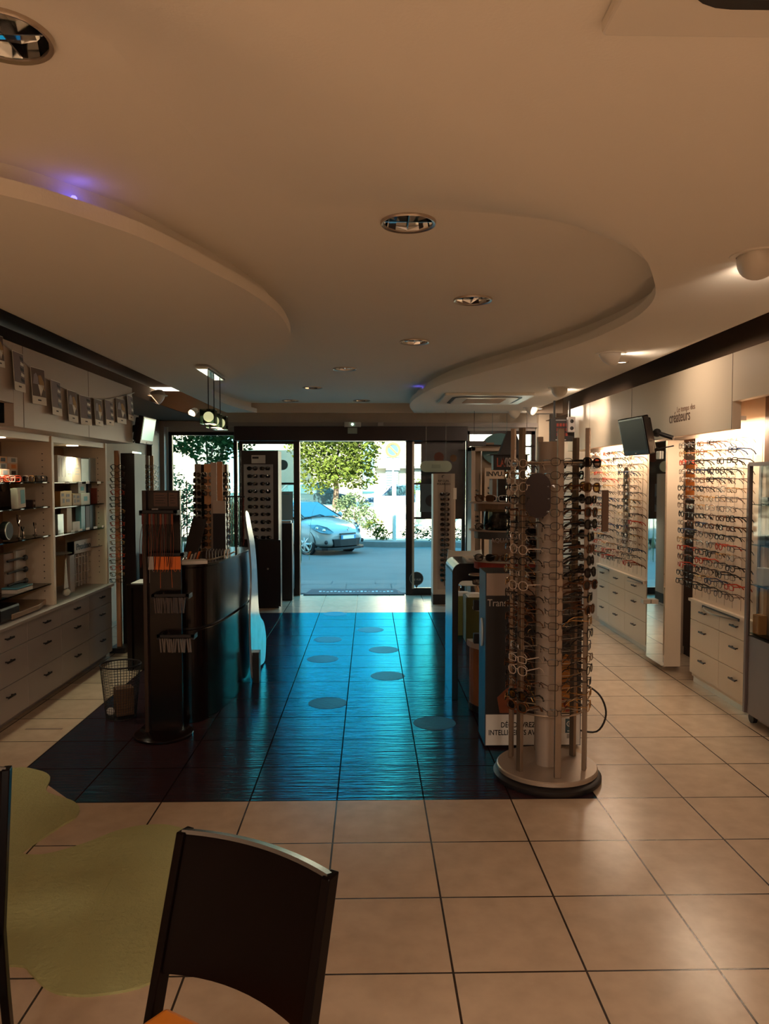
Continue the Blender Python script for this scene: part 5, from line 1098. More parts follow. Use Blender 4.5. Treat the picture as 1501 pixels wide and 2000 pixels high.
for j in range(18):
    z = at(868, 965 + j * 9.85, y=CY).z
    M = Matrix.Translation((c.x, CY - .03, z)) @ Matrix.Scale(.92, 4)
    place(spec_single(['avia', 'wayf', 'panto'][j % 3], ['black', 'tortoiseshell'][j % 2], 'dark', .0028, True), 'sunglasses', M, ('dark %s sunglasses, %s down on the white column by the door' % (SHN[['avia', 'wayf', 'panto'][j % 3]], ORD[j + 1]), 'sunglasses', 'sunglasses on the white column'))
# phone like holder + price tags right of the column
x = at(889, 965, y=9.2).x; t = thing('leaflet_holder', (x, 9.2, 1.5), 'slim clear leaflet holder with a pale card right of the white column', 'leaflet holder')
c0 = at(885, 975, y=9.2); c1 = at(891, 953, y=9.2); B(c0.x, c1.x, 9.19, 9.2, c0.z, c1.z).build('card', M_paper, t); c0 = at(886, 1060, y=9.2); c1 = at(889, 975, y=9.2); B(c0.x, c1.x, 9.19, 9.2, 0, c1.z).build('holder_pole', M_alu, t)
# white framed display cabinet with INVU panel
FY = 10.02
ic = thing('display_cabinet', (1.4, FY, 0), 'white framed display cabinet on a black base holding the INVU panel', 'display cabinet')
f0 = at(919, 1090, y=FY); f1 = at(1003, 872, y=FY); fw = .055
M_cf = mat('cabinet frame white', (.42, .34, .28), .45)
m = MB(); m.box(f0.x, f0.x + fw, FY, FY + .4, f0.z, f1.z); m.box(f1.x - fw, f1.x, FY, FY + .4, f0.z, f1.z); m.box(f0.x, f1.x, FY, FY + .4, f1.z - .06, f1.z); m.build('cabinet_frame', M_cf, ic, bevel=.004)
B(f0.x, f1.x, FY, FY + .4, 0, f0.z).build('base', M_ink, ic); B(f0.x + fw, f1.x - fw, FY + .38, FY + .4, f0.z, f1.z - .06).build('back_board', mat('warm backing', (.45, .34, .24), .6), ic)
B(f0.x - .05, f0.x + .30, FY - .03, FY, f1.z + .0, f1.z + .05).build('header_board', mat('header tan', (.22, .15, .11), .5), ic)
iv = thing('sunglasses_board', (1.35, FY - .1, 1.2), 'cream sunglasses board lettered INVU. inside the white framed display cabinet', 'display board')
i0 = at(945, 1090, y=FY + .1); i1 = at(984, 914, y=FY + .1)
B(i0.x, i1.x, FY + .1, FY + .14, f0.z + .002, i1.z).build('board', mat('invu cream', (.55, .43, .32), .5), iv)
c = at(949, 926, y=FY + .1); text('INVU.', .085, (c.x, FY + .097, c.z), (1, 0, 0), (0, 0, 1), M_ink, parent=iv, sx=1.1, bold=.003)
for j in range(4):
    for i in range(2):
        c = at(957 + i * 13, 953 + j * 10, y=FY + .06); place(spec_single('avia', 'black', 'dark', .0028, True), 'sunglasses', Matrix.Translation((c.x, FY + .07, c.z)) @ Matrix.Scale(.5, 4), ('small dark sunglasses on the INVU. board, %s row %s' % (ORD[j + 1], ['left', 'right'][i]), 'sunglasses', 'sunglasses on the INVU board'))
for j in range(10):
    c = at(929, 958 + j * 8.2 + (10 if j > 4 else 0), y=FY + .05); place(spec_single('wayf', 'black', 'dark', .0028, True), 'sunglasses', Matrix.Translation((c.x, FY + .07, c.z)) @ Matrix.Scale(.62, 4), ('dark sunglasses %s down the left column inside the white framed cabinet' % ORD[j + 1], 'sunglasses', 'sunglasses in the white framed cabinet'))
m = MB(); c = at(939, 1000, y=FY + .02); m.box(c.x - .008, c.x + .008, FY + .02, FY + .03, f0.z + .01, f1.z - .06); m.build('bead_rod', M_chrome, ic)
# window items: dark fan and cable at top right window
m = MB(); c = at(911, 869, y=9.9); m.tube([(c.x, 9.9, c.z), (c.x + .9, 9.9, c.z - .02)], .012, 6); m.box(c.x, c.x + .25, 9.85, 9.95, c.z - .01, c.z + .05); m.tube([(c.x + .1, 9.9, c.z), (c.x + .1, 9.9, ZL)], .003, 4); m.tube([(c.x + .8, 9.9, c.z), (c.x + .8, 9.9, ZL)], .003, 4)
m.build('hanging_rail', M_darkbrown, tag=('dark rail hung on wires across the right shop window', 'rail'))
m = MB(); c = at(975, 880, y=10.3); ring_pts = [(c.x + .30 * math.cos(q) * .85, 10.3, c.z + .02 + .22 * math.sin(q)) for q in [R(10 * k) for k in range(36)]]
m.prism([(p[0], p[2]) for p in ring_pts], lambda a, b, w_: (a, w_, b), 10.3, 10.306); m.tube([(c.x - .1, 10.303, c.z + .2), (c.x - .1, 10.303, 2.63)], .0025, 4); m.tube([(c.x + .1, 10.303, c.z + .2), (c.x + .1, 10.303, 2.63)], .0025, 4); m.build('round_window_board', mat('teal board', (.10, .26, .30), .5), tag=('large rounded teal board hung in the right shop window', 'sign'))

# ------------------------------------------------------------------ curved black counter and desk
ct = thing('reception_counter', (-1.4, 5.8, 0), 'tall black curved reception counter left of the walkway', 'counter')
cv = [(-1.42, 5.16), (-1.34, 5.04), (-1.24, 5.0), (-1.145, 5.06), (-1.075, 5.25), (-1.035, 5.55), (-1.01, 5.85), (-1.0, 6.12), (-1.01, 6.32)]
cpts = [(p.x, p.y) for p in smoothline([(a, b, 0) for a, b in cv], 6)]
def cprism(z0, z1, off, nm, mm_, back=True): 
    P_ = offs(cpts, off) ; Q_ = [(-1.25, 6.34), (-1.42, 5.5)]; return MB().prism(P_ + Q_, lambda a, b, w_: (a, b, w_), z0, z1).build(nm, mm_, ct, bevel=.003)
cprism(0, .635, 0, 'lower_front', M_black); cprism(.635, .655, .02, 'shadow_groove', M_ink); cprism(.655, 1.06, 0, 'upper_front', M_black); cprism(1.06, 1.08, -.008, 'counter_top', M_black)
c = at(463, 1115, x=-1.03); B(-1.036, -1.028, c.y - .0, c.y + .22, c.z - .13, c.z + .10).build('white_notice', M_paper, tag=('narrow white notice stuck on the curved end of the black counter', 'notice'))
dk = thing('reception_desk', (-1.7, 6.5, 0), 'low black desk with papers behind the accessory stand', 'desk')
B(-2.09, -1.28, 6.4, 7.0, .72, .75).build('desk_top', M_black, dk, bevel=.003); B(-2.09, -2.05, 6.4, 7.0, 0, .72).build('side_panel', M_black, dk); B(-2.05, -1.28, 6.43, 6.46, 0, .72).build('front_panel', M_black, dk)
B(-2.07, -1.85, 6.46, 6.72, .75, .755).build('paper_sheet', M_paper, tag=('white paper sheets lying on the left end of the low black desk', 'paper'))
for k in range(4): B(-1.88 + k * .022, -1.865 + k * .022, 6.42, 6.46, .755 - .0, .89).build('folder', mat('folder tan', (.36, .25, .15), .6), tag=('upright tan folder on the low desk, %s from the left' % ORD[k + 1], 'folder', 'tan folders on the desk'))
t = thing('white_book', (-1.30, 5.1, 1.08), 'white book lying at the front corner of the black counter', 'book')
MB(Matrix.Translation((-1.21, 5.10, 1.08)) @ Matrix.Rotation(R(20), 4, 'Z')).box(-.09, .09, -.06, .06, 0, .022).build('book_pages', M_paper, t, bevel=.002)
# photo frames on the desk
for k, (x, z, h, L) in enumerate(((-2.03, .75, .16, 'small grey box frame on the low desk'),)):
    pass
fr = thing('picture_stand', (-2.1, 7.3, 1.0), 'small leaning photo frames in white beside the black display tower', 'photo frame')
sh_ = B(-2.24, -1.95, 7.25, 7.45, .0, .93).build('black_cabinet', M_black, tag=('black cabinet behind the low desk carrying white photo frames', 'cabinet'))
m = MB(Matrix.Translation((-2.12, 7.33, .93)) @ Matrix.Rotation(R(-10), 4, 'X')); m.box(-.05, .05, -.005, .005, 0, .13); m.build('frame_board', M_paper, fr); m = MB(Matrix.Translation((-2.12, 7.327, .93)) @ Matrix.Rotation(R(-10), 4, 'X')); m.box(-.035, .035, -.006, -.002, .02, .11); m.build('picture', mat('picture green', (.07, .12, .09), .5), fr)
B(-2.12, -2.03, 7.27, 7.30, .93, 1.05).build('grey_card', mat('card grey', (.25, .24, .22), .6), tag=('small grey card box in front of the white photo frame', 'card'))
# waste basket
bx_, by_ = -1.735, 5.16
wb = thing('waste_basket', (bx_, by_, 0), 'black wire-mesh waste basket with paper rubbish left of the accessory stand', 'waste basket')
m = MB(); 
for k in range(40):
    q = 2 * math.pi * k / 40; m.tube([(bx_ + .10 * math.cos(q), by_ + .10 * math.sin(q), .004), (bx_ + .135 * math.cos(q), by_ + .135 * math.sin(q), .37)], .0016, 3)
for j in range(20): r_ = .10 + .035 * j / 19; m.tube([(bx_ + r_ * math.cos(q), by_ + r_ * math.sin(q), .004 + .366 * j / 19) for q in [2 * math.pi * k / 24 for k in range(24)]], .0014, 3, closed=True)
m.build('wire_mesh', M_ink, wb); m = MB(); m.tube([(bx_ + .136 * math.cos(q), by_ + .136 * math.sin(q), .37) for q in [2 * math.pi * k / 32 for k in range(32)]], .006, 6, closed=True); m.build('rim', M_ink, wb)
m = MB(); m.lathe([(.001, .0), (.10, .0), (.10, .006), (.001, .006)], (bx_, by_, 0), 24); m.build('basket_floor', M_ink, wb)
MB(Matrix.Translation((bx_ + .02, by_, .02)) @ Matrix.Rotation(R(30), 4, 'Z')).box(-.06, .06, -.05, .05, 0, .19).build('cardboard_scrap', mat('brown cardboard', (.12, .065, .035), .8), tag=('brown cardboard box thrown into the waste basket', 'box'), bevel=.004)
m = MB(); m.sphere((bx_ - .06, by_ - .04, .05), .028, 8); m.build('crumpled_paper', M_paper, tag=('crumpled pale paper at the bottom of the waste basket', 'paper'))

# ------------------------------------------------------------------ accessory stand
SX, SY = -1.335, 4.66
st = thing('accessory_stand', (SX, SY, 0), 'black accessory stand on a round base hung with cords and cards', 'display stand')
MB().lathe([(.001, 0), (.185, 0), (.188, .006), (.188, .016), (.18, .022), (.001, .022)], (SX, SY + .12, 0), 40).build('round_base', M_black, st, smooth=True)
yb = SY + .14
B(-1.452, -1.428, yb - .03, yb + .05, .02, 1.585).build('side_post', mat('stand post brown', (.035, .018, .012), .35), st, bevel=.002); B(-1.428, -1.218, yb, yb + .03, .02, 1.585).build('back_panel', M_black, st)
h0 = at(300, 989, y=yb - .005); h1 = at(346, 962, y=yb - .005)
for (a, b) in ((h0.x, h0.x + (h1.x - h0.x) * .58), (h0.x + (h1.x - h0.x) * .63, h1.x)): 
    B(a, b, yb - .004, yb, h0.z, h1.z).build('info_card', mat('dim card', (.11, .06, .045), .6), st)
    m = MB(); [m.box(a + .01, b - .012 - (j % 2) * .01, yb - .006, yb - .004, h0.z + .02 + j * .016, h0.z + .024 + j * .016) for j in range(4)]; m.build('printed_lines', M_ink, st)
h0 = at(296, 996, y=yb - .005); m = MB(); [m.box(h0.x + k * .0085, h0.x + k * .0085 + .006, yb - .004, yb, h0.z, h0.z + .010) for k in range(5)]; m.build('maker_letters', M_greyl, st)
random.seed(4)
M_cord = [mat('cord wine', (.13, .02, .015), .7), mat('cord brown', (.07, .035, .02), .7), mat('cord black', (.015, .01, .01), .6), mat('cord rust', (.22, .05, .02), .7), mat('cord grey', (.12, .10, .09), .7)]
M_oc = mat('orange cord', (.75, .16, .02), .6)
rows = [(1.43, 'wine red and brown eyewear cords', 14, .33, -1.43, 'top hook row'), (1.16, 'orange eyewear cords', 12, .07, -1.39, 'second hook row'), (.90, 'small grey packet', 17, .085, -1.36, 'third hook row'), (.64, 'small pale packet', 14, .075, -1.33, 'lowest hook row')]
for ri, (z, nm_, n_, ln_, xs_, where) in enumerate(rows):
    m = MB(); m.box(xs_ - .02, xs_ + .215, yb - .10, yb - .085, z + .012, z + .03); m.box(xs_ + .195, xs_ + .215, yb - .10, yb, z - .0, z + .03); m.box(xs_ - .02, xs_ - .0, yb - .10, yb, z, z + .03); m.build('hook_bar', M_ink, st)
    for k in range(n_):
        x = xs_ + .01 + .185 * k / (n_ - 1); m = MB(); y = yb - .12 - random.uniform(0, .015)
        if ri == 0:
            m.box(x - .006, x + .006, y - .001, y + .001, z - .055, z + .01); sw = random.uniform(-.012, .012); m.tube(smoothline([(x, y, z - .05), (x - .010 + sw, y, z - .16), (x - .006 + sw, y, z - .16 - ln_ * random.uniform(.45, .6)), (x + .008 + sw, y, z - .18), (x + .003, y, z - .05)], 3), .0017, 4)
            o = m.build('eyewear_strap', M_cord[k % 5], tag=('%s eyewear cord hanging from the top hook row of the stand, %s along' % (['wine red', 'brown', 'black', 'rust', 'grey'][k % 5], ORD[k + 1]), 'cord', 'cords on the top hook row'))
        elif ri == 1:
            m.box(x - .0085, x + .0085, y - .0015, y + .0015, z - ln_, z + .012); m.tube([(x, y, z - ln_), (x + random.uniform(-.01, .01), y, z - ln_ - (.015 if k % 4 else .20 * random.random() + .05))], .0011, 4)
            o = m.build('eyewear_strap', [M_greyl, M_oc][k > 1], tag=('%s eyewear cord on the second hook row, %s from the left' % ('pale' if k < 2 else 'bright orange', ORD[k + 1]), 'cord', 'orange cords on the second hook row'))
        else:
            mm_ = MB(Matrix.Translation((x, y, z)) @ Matrix.Rotation(random.uniform(-.12, .12), 4, 'Y')); mm_.box(-.0045, .0045, -.004, .004, -ln_, .012); o = mm_.build('accessory_packet', mat('packet grey', (.07, .05, .045), .5) if ri == 2 else mat('packet pale', (.13, .10, .085), .5), tag=('%s on the %s of the stand, %s along' % (nm_, where, ORD[k + 1]), 'packet', 'packets on the %s' % where))

# ------------------------------------------------------------------ cutout board leaning by the counter
ob = [(478, 1000), (484, 1002), (490, 1030), (496, 1060), (500, 1105), (502, 1150), (504, 1190), (508, 1206), (514, 1216), (518, 1240), (518, 1262), (516, 1290), (508, 1300), (501, 1316), (494, 1326), (491, 1310), (489, 1260), (488, 1200), (490, 1150), (490, 1110), (486, 1060), (481, 1030)]
pts = [at(u, v, x=-.955) for u, v in ob]; pts = smoothline([(0, p.y, p.z) for p in pts], 3, closed=True)
co = thing('cutout_board', (-.955, 6.3, 0), 'tall glossy cut-out advertising board standing edge-on beside the black counter', 'cutout')
MB().prism([(p.y, max(p.z, .0)) for p in pts], lambda a, b, w_: (w_, a, b), -.965, -.950).build('printed_board', mat('glossy cutout print', (.30, .34, .40), .18, var=.5, vscale=5), co)
B(-.950, -.90, 6.0, 6.10, 0, .25).build('board_foot', M_ink, co)

# ------------------------------------------------------------------ sunglasses spinner and racks behind/on the counter
random.seed(14)
sn = thing('sunglasses_spinner', (-1.5, 7.25, 0), 'crowded revolving sunglasses spinner with peach boards behind the black counter', 'display stand')
MB().lathe([(.001, 0), (.22, 0), (.22, .04), (.05, .05), (.045, .9), (.001, .9)], (-1.53, 7.25, 0), 28).build('spinner_foot', M_ink, sn)
M_peach = mat('peach board', (.50, .24, .11), .5); M_peach2 = mat('pale board', (.45, .36, .30), .5)
SPX, SPY = -1.53, 7.25
for k in range(8):
    a = R(-90 + 45 * k); x, y = SPX + .15 * math.cos(a), SPY + .15 * math.sin(a)
    MB(Matrix.Translation((x, y, 0)) @ Matrix.Rotation(a, 4, 'Z')).box(-.006, .006, -.04, .04, .85, 1.80).build('spinner_board', [M_peach, M_peach2, M_darkbrown][k % 3], sn)
    for j in range(15):
        if random.random() < .04: continue
        s = random.choice(['avia', 'wayf', 'shield', 'panto']); cc_ = random.choice(['black', 'tortoiseshell', 'silver', 'brown'])
        M = face((x + .02 * math.cos(a), y + .02 * math.sin(a), 1.70 - j * .06), (math.cos(a), math.sin(a)), random.uniform(-.1, .1), random.uniform(-.08, .08))
        if k in (0, 1, 2, 6, 7): place(spec_single(s, cc_, random.choice(['dark', 'smoke', 'brown']), .0028, True), 'sunglasses', M, ('%s %s sunglasses on the counter spinner, %s side, %s down' % (cc_, SHN[s], ['front', 'right front', 'right', '', '', '', 'left', 'left front'][k], ORD[j + 1]), 'sunglasses', 'sunglasses on the spinner behind the counter'))
# wire hook arms
wa = thing('wire_hook_rack', (-1.36, 5.9, 1.08), 'thin wire rack with long bare hooks on the counter before the spinner', 'rack')
x0 = at(366, 960, y=5.6).x
m = MB(); p0 = at(364, 938, y=5.6); m.tube([(p0.x, 5.6, 1.08), (p0.x, 5.6, p0.z)], .004, 6); p1 = at(358, 960, y=5.6); m.tube([(p1.x - .0, 5.6, 1.08), (p1.x, 5.6, p1.z)], .003, 6); m.build('rack_upright', M_ink, wa)
for v in (964, 980, 992, 1008, 1024, 1040): 
    a = at(352, v + 12, y=5.6); b = at(364, v + 2, y=5.6); c = at(382, v, y=5.5); m = MB(); m.tube([a, b, c], .0035, 5); m.build('hook', M_ink, wa)
for v in (1055, 1070): a = at(362, v, y=5.6); c = at(388, v, y=5.5); m = MB(); m.tube([a, c], .0035, 5); m.sphere(tuple(c), .006, 6); m.build('bare_hook', M_steel, wa)
# brown leaflet board, rack and chains
lb = thing('leaflet_board', (-1.25, 5.95, 1.08), 'tall brown and white leaflet board standing in the middle of the black counter', 'display board')
a = at(413, 1075, y=5.95); b = at(434, 903, y=5.95)
B(a.x, a.x + .045, 5.95, 5.96, 1.08, b.z).build('white_strip', M_peach2, lb); B(a.x + .048, b.x, 5.95, 5.96, 1.08, b.z + .005).build('orange_strip', M_peach, lb); B(a.x - .02, b.x + .02, 5.93, 5.99, 1.08, 1.10).build('board_base', M_ink, lb)
a = at(416, 1003, y=5.75); b = at(440, 978, y=5.75); o = B(a.x, b.x, 5.74, 5.80, 1.09, a.z + .0).build('dark_leaflet_box', M_darkbrown, tag=('dark brown leaflet box at the centre of the counter', 'box'))
B(a.x, b.x, 5.745, 5.76, a.z, b.z).build('leaflets', M_peach2, o)
cr_ = thing('chain_rack', (-1.1, 5.7, 1.08), 'black counter rack with five hanging strands of spectacle chains', 'rack')
a = at(440, 970, y=5.7); b = at(478, 970, y=5.7)
m = MB(); m.tube([(a.x, 5.7, a.z), (b.x, 5.7, a.z)], .007, 6); m.tube([((a.x + b.x) / 2, 5.72, 1.08), ((a.x + b.x) / 2, 5.72, a.z + .10)], .008, 6); m.build('rack_frame', M_ink, cr_)
for k in range(7):
    x = a.x + (b.x - a.x) * (k + .5) / 7; m = MB()
    for j in range(34): m.sphere((x + .003 * math.sin(j * 1.3 + k), 5.69 + .004 * math.cos(j * 2.1), a.z - .012 - j * .0108), .0056, 5)
    m.build('chain_strand', [M_cord[2], M_cord[1], M_steel, M_cord[2], M_darkbrown, M_cord[2], M_cord[0]][k], cr_)
for k in range(8):
    x = -1.19 + k * .022; m = MB(); m.tube(smoothline([(x, 5.42, 1.082), (x + .002, 5.42, 1.13), (x + .012, 5.43, 1.145), (x + .018, 5.43, 1.082)], 4), .0035, 5)
    m.build('spectacle_case', M_steel if k > 5 else mat('case grey', (.14, .11, .10), .3), tag=('small arched holder in the row at the curved counter end, %s from the left' % ORD[k + 1], 'holder', 'arched holders on the counter'))
m = MB(); m.tube(smoothline([(-1.20, 5.28, 1.09), (-1.13, 5.22, 1.092), (-1.085, 5.32, 1.095), (-1.05, 5.55, 1.097), (-1.04, 5.75, 1.098)], 5), .006, 6); m.build('metal_tray', M_alu, tag=('thin metal tray rim following the curved end of the counter', 'tray'))
m = MB(Matrix.Translation((-1.30, 5.45, 1.08)) @ Matrix.Rotation(R(-14), 4, 'X') @ Matrix.Rotation(R(12), 4, 'Y')); m.box(-.07, .03, 0, .02, 0, .30); m.build('leaning_black_board', M_ink, tag=('black leaning card board on the counter in front of the spinner', 'display card'))
for k in range(6):
    MB(Matrix.Translation((-1.33 + k * .022, 5.25, 1.08)) @ Matrix.Rotation(R(18), 4, 'Y')).box(-.004, .004, -.02, .02, 0, .05 + .01 * (k % 3)).build('test_card', [M_paper, M_peach2, M_oc][k % 3], tag=('small upright %s card among the cards on the counter, %s from the left' % (['white', 'pale', 'orange'][k % 3], ORD[k + 1]), 'card', 'small cards on the counter'))

# ------------------------------------------------------------------ black sunglasses column by the left door pane
KY = 9.5; a = at(472, 1170, y=KY); b = at(532, 880, y=KY)
bc = thing('sunglasses_cabinet', ((a.x + b.x) / 2, KY, 0), 'tall black cabinet with a white board of twenty sunglasses left of the door', 'display cabinet')
B(a.x, b.x + .07, KY, KY + .35, .0, b.z).build('cabinet_body', M_darkbrown, bc, bevel=.004)
p0 = at(477, 1053, y=KY); p1 = at(533, 907, y=KY); B(p0.x, p1.x, KY - .006, KY, p0.z, p1.z).build('white_board', mat('cool white board', (.42, .42, .42), .5), bc)
q0 = at(491, 905, y=KY); q1 = at(518, 889, y=KY); cd_ = B(q0.x, q1.x, KY - .004, KY, q0.z, q1.z).build('logo_card', M_paper, bc); B(q0.x + .01, q0.x + .09, KY - .006, KY - .004, q1.z - .045, q1.z - .02).build('printed_mark', M_ink, cd_)
B(b.x - .19, b.x + .10, KY - .05, KY, .03, p0.z - .01).build('lower_door', M_darkbrown, bc, bevel=.004); c = at(523, 1111, y=KY - .05); MB().cyl((c.x, KY - .06, c.z), (c.x, KY - .05, c.z), .012, n=12).build('lock', M_alu, bc)
for j in range(10):
    for i in range(2):
        c = at(493 + i * 24.5 + j * .25, 915 + j * 14.9, y=KY); place(spec_single(['avia', 'wayf', 'cat', 'panto'][(i + j) % 4], 'black', 'dark', .003, True), 'sunglasses', Matrix.Translation((c.x, KY - .03, c.z)) @ Matrix.Scale(.98, 4), ('black sunglasses on the white board left of the door, %s row, %s' % (ORD[j + 1], ['left', 'right'][i]), 'sunglasses', 'sunglasses on the white board'))
a = at(546, 1160, y=10.1); b = at(570, 1022, y=10.1)
B(a.x, b.x, 10.1, 10.3, 0, b.z).build('dark_side_cabinet', M_darkbrown, bevel=.01, tag=('low dark cabinet between the black sunglasses cabinet and the door', 'cabinet'))
B(a.x, b.x - .02, 10.14, 10.28, b.z, b.z + .03).build('tray_pile', M_paper, tag=('pale papers on the low dark cabinet by the door', 'papers'))

# ------------------------------------------------------------------ displays in the rear left corner
dt = thing('dark_display_tower', (-2.37, 7.25, 0), 'tall dark display tower at the end of the left shelving', 'display stand')
a = at(235, 885, y=7.25); b = at(262, 885, y=7.25); B(a.x, b.x, 7.25, 7.6, 0, a.z).build('tower_body', M_darkbrown, dt, bevel=.003)
a = at(221, 880, y=7.1); b = at(229, 880, y=7.1); B(a.x, b.x, 7.12, 7.16, .05, a.z).build('peach_rail', M_peach, dt); B(a.x - .05, b.x + .06, 7.05, 7.25, 0, .05).build('foot', M_ink, dt)
for j in range(19):
    c = at(229, 912 + j * 12.3, y=7.05); cc_ = random.choice(['tortoiseshell', 'red', 'brown', 'black', 'gold'])
    place(spec_single(random.choice(['panto', 'round', 'rect']), cc_, 'clear', .0028), 'eyeglasses', face((c.x, 7.04, c.z), (.25, -1)), ('%s eyeglasses on the thin rail past the left shelving, %s from the top' % (cc_, ORD[j + 1]), 'eyeglasses', 'eyeglasses on the left thin rail'))
B(-2.965, -2.955, 9.35, 9.72, 1.2, 2.0).build('side_mirror', M_mirror, tag=('wall mirror behind the dark display tower in the left corner', 'mirror'))
for k in range(3):
    a = at(276 + k * 8.5, 890, y=8.8); o = B(a.x, a.x + .035, 8.8, 8.83, .1, a.z).build('eyewear_rail', [M_peach, M_peach2, M_peach][k], tag=('slim peach eyewear rail in the far left corner, %s from the left' % ORD[k + 1], 'display stand', 'peach rails in the left corner'))
    B(a.x - .005, a.x + .04, 8.76, 8.90, 0, .1).build('rail_foot', M_ink, o)
    for j in range(9):
        place(spec_single(['wayf', 'round'][k > 0], ['black', 'gold', 'clear'][k], ['dark', 'clear', 'clear'][k], .0028), 'eyeglasses', face((a.x + .018, 8.77, 1.80 - j * .06), (.1, -1)), ('%s eyeglasses on the %s peach rail in the left corner, %s down' % (['black', 'gold', 'pale'][k], ORD[k + 1], ORD[j + 1]), 'eyeglasses', 'eyeglasses on the peach rails'))

# ------------------------------------------------------------------ bunting along the left fascia
bt = thing('bunting_string', (-2.19, 5.5, 2.3), 'pale string of the bunting sagging along the left fascia', 'string')
sp_pts = [at(u, v, x=-2.188) for u, v in ((-60, 628), (0, 665), (24, 686), (60, 718), (97, 744), (130, 761), (165, 774), (200, 780), (230, 776), (262, 767))]
m = MB(); m.tube(smoothline(sp_pts, 5), .004, 5); m.build('string', M_greyl, bt)
fl = [(-14, 5, 655, 716), (22, 46, 689, 764), (61, 84, 720, 790), (97, 118, 745, 811), (130, 149, 764, 824), (156, 174, 774, 830), (181, 200, 781, 832), (205, 219, 783, 831), (227, 243, 780, 827), (246, 260, 774, 821)]
M_fpurple = mat('flag mauve', (.17, .12, .13), .6); M_fdark = mat('flag brown', (.10, .055, .04), .6); M_fgold = mat('flag ochre', (.35, .20, .06), .6); M_flav = mat('flag lavender', (.26, .22, .24), .6)
for i, (u0, u1, v0, v1) in enumerate(fl):
    um = (u0 + u1) / 2; c0 = at(u0, v0, x=-2.18); c1 = at(u1, v0, x=-2.18); zt_ = at(um, v0 - 1, x=-2.18).z; zb_ = at(um, v1, x=-2.18).z; y0, y1 = min(c0.y, c1.y), max(c0.y, c1.y)
    t = thing('bunting_card', (-2.18, (y0 + y1) / 2, zt_), '%s patterned card of the bunting, %s from the left picture edge' % (['ochre ice-cream', 'mauve wave'][i % 2], ORD[i + 1]), 'bunting flag', 'cards of the bunting')
    tw_ = .02 * math.sin(i * 2.3); X = lambda z: -2.180 + .018 * ((zt_ - z) / .2) ** 2
    h = zt_ - zb_; w_ = y1 - y0; Mx = Matrix.Translation((-2.18, (y0 + y1) / 2, zt_)) @ Matrix.Rotation(R(-3), 4, 'Y') @ Matrix.Rotation(tw_ * 4, 4, 'Z')
    MB(Mx).box(-.0012, .0012, -w_ / 2, w_ / 2, -h, 0).build('card', M_paper, t)
    m = MB(Mx); m.box(.0012, .002, -w_ / 2 + .004, w_ / 2 - .004, -h * .78, -.004); m.build('upper_print', M_fdark if i % 2 == 0 else M_fpurple, t)
    pf = lambda poly, mt, nm: MB(Mx).prism([(w_ * a, -h * b) for a, b in poly], lambda a, b, q: (q, a, b), .002, .0028).build(nm, mt, t)
    if i % 2 == 0:
        pf([(-.4, .45), (-.3, .2), (-.15, .14), (-.02, .25), (.0, .45)], M_flav, 'pale_scoop'); pf([(0, .2), (.2, .18), (.38, .35), (.42, .6), (.05, .45)], M_fgold, 'ochre_scoop'); pf([(-.05, .45), (.4, .45), (.1, .76)], M_paper, 'paper_cone')
    else:
        for q in range(5): pf([(.12 + .06 * (q % 2), .08 + q * .14), (.45, .12 + q * .14), (.42, .19 + q * .14), (.15, .17 + q * .14)], M_paper if q % 2 else M_ink, 'wave_mark')
    m = MB(Mx); m.box(.0012, .002, -.02, .02, -h * .90, -h * .86); m.build('small_print', M_ink, t)

# ------------------------------------------------------------------ more goods on the left shelves
def good(u0, u1, v0, v1, x, th, m_, name, tag, z=None, face_=None, fm=None, lean=0):
    a = at(u0, v1, x=x); b = at(u1, v0, x=x); zb = z if z is not None else a.z; y0, y1 = a.y, b.y; ht = at((u0 + u1) / 2, v0, x=x).z - zb
    t = thing(name, (x, (y0 + y1) / 2, zb), *tag); MB(Matrix.Translation((x, y0, zb)) @ Matrix.Rotation(lean, 4, 'X')).box(-th, 0, 0, y1 - y0, 0, ht).build('pack', m_, t, bevel=.0015)
    if face_:
        m = MB(Matrix.Translation((x, y0, zb)) @ Matrix.Rotation(lean, 4, 'X'))
        for (p, q, r, s_) in face_: m.box(0, .001, (y1 - y0) * p, (y1 - y0) * q, ht * r, ht * s_)
        m.build('printed_mark', fm or M_ink, t)
SX_ = -2.50
M_bx = mat('white box bright', (.66, .60, .52), .5); M_cr = mat('cream box', (.60, .44, .31), .5); M_sv = mat('silver pouch', (.34, .38, .36), .25, metal=.5)
for k, (u0, u1) in enumerate(((113, 118.5), (119, 124.5), (125.5, 131), (131.5, 141), (143, 157.5))):
    good(u0, u1, 889 + k * 1.2, 938, SX_, .14, M_bx if k < 4 else M_cr, 'slim_box', ('%s slim box on the top right glass shelf, %s from the left' % ('white' if k < 4 else 'cream', ORD[k + 1]), 'box', 'slim boxes on the top right shelf'), 1.632, [(.3, .5, .2, .9)] if k < 3 else [(.15, .8, .3, .35), (.15, .7, .42, .46), (.15, .8, .55, .59), (.15, .7, .7, .74)], M_greyl)
for k, (u0, u1) in enumerate(((159, 173), (174.5, 190), (192, 204))):
    good(u0, u1, 896 - k, 938, SX_ - .01, .10, M_sv if k < 2 else mat('green grey pouch', (.12, .20, .16), .3), 'display_pouch', ('%s pouch standing on the top right glass shelf, %s from the left' % (['silver', 'silver', 'dark green'][k], ORD[k + 1]), 'pouch', 'pouches on the top right shelf'), 1.632)
for k, u in enumerate((128, 153, 168, 190, 208)): good(u, u + 7, 940, 945, -2.437, .002, M_bx, 'price_tag', ('small white price tag clipped under the top right glass shelf, %s from the left' % ORD[k + 1], 'price tag', 'price tags top shelf'))
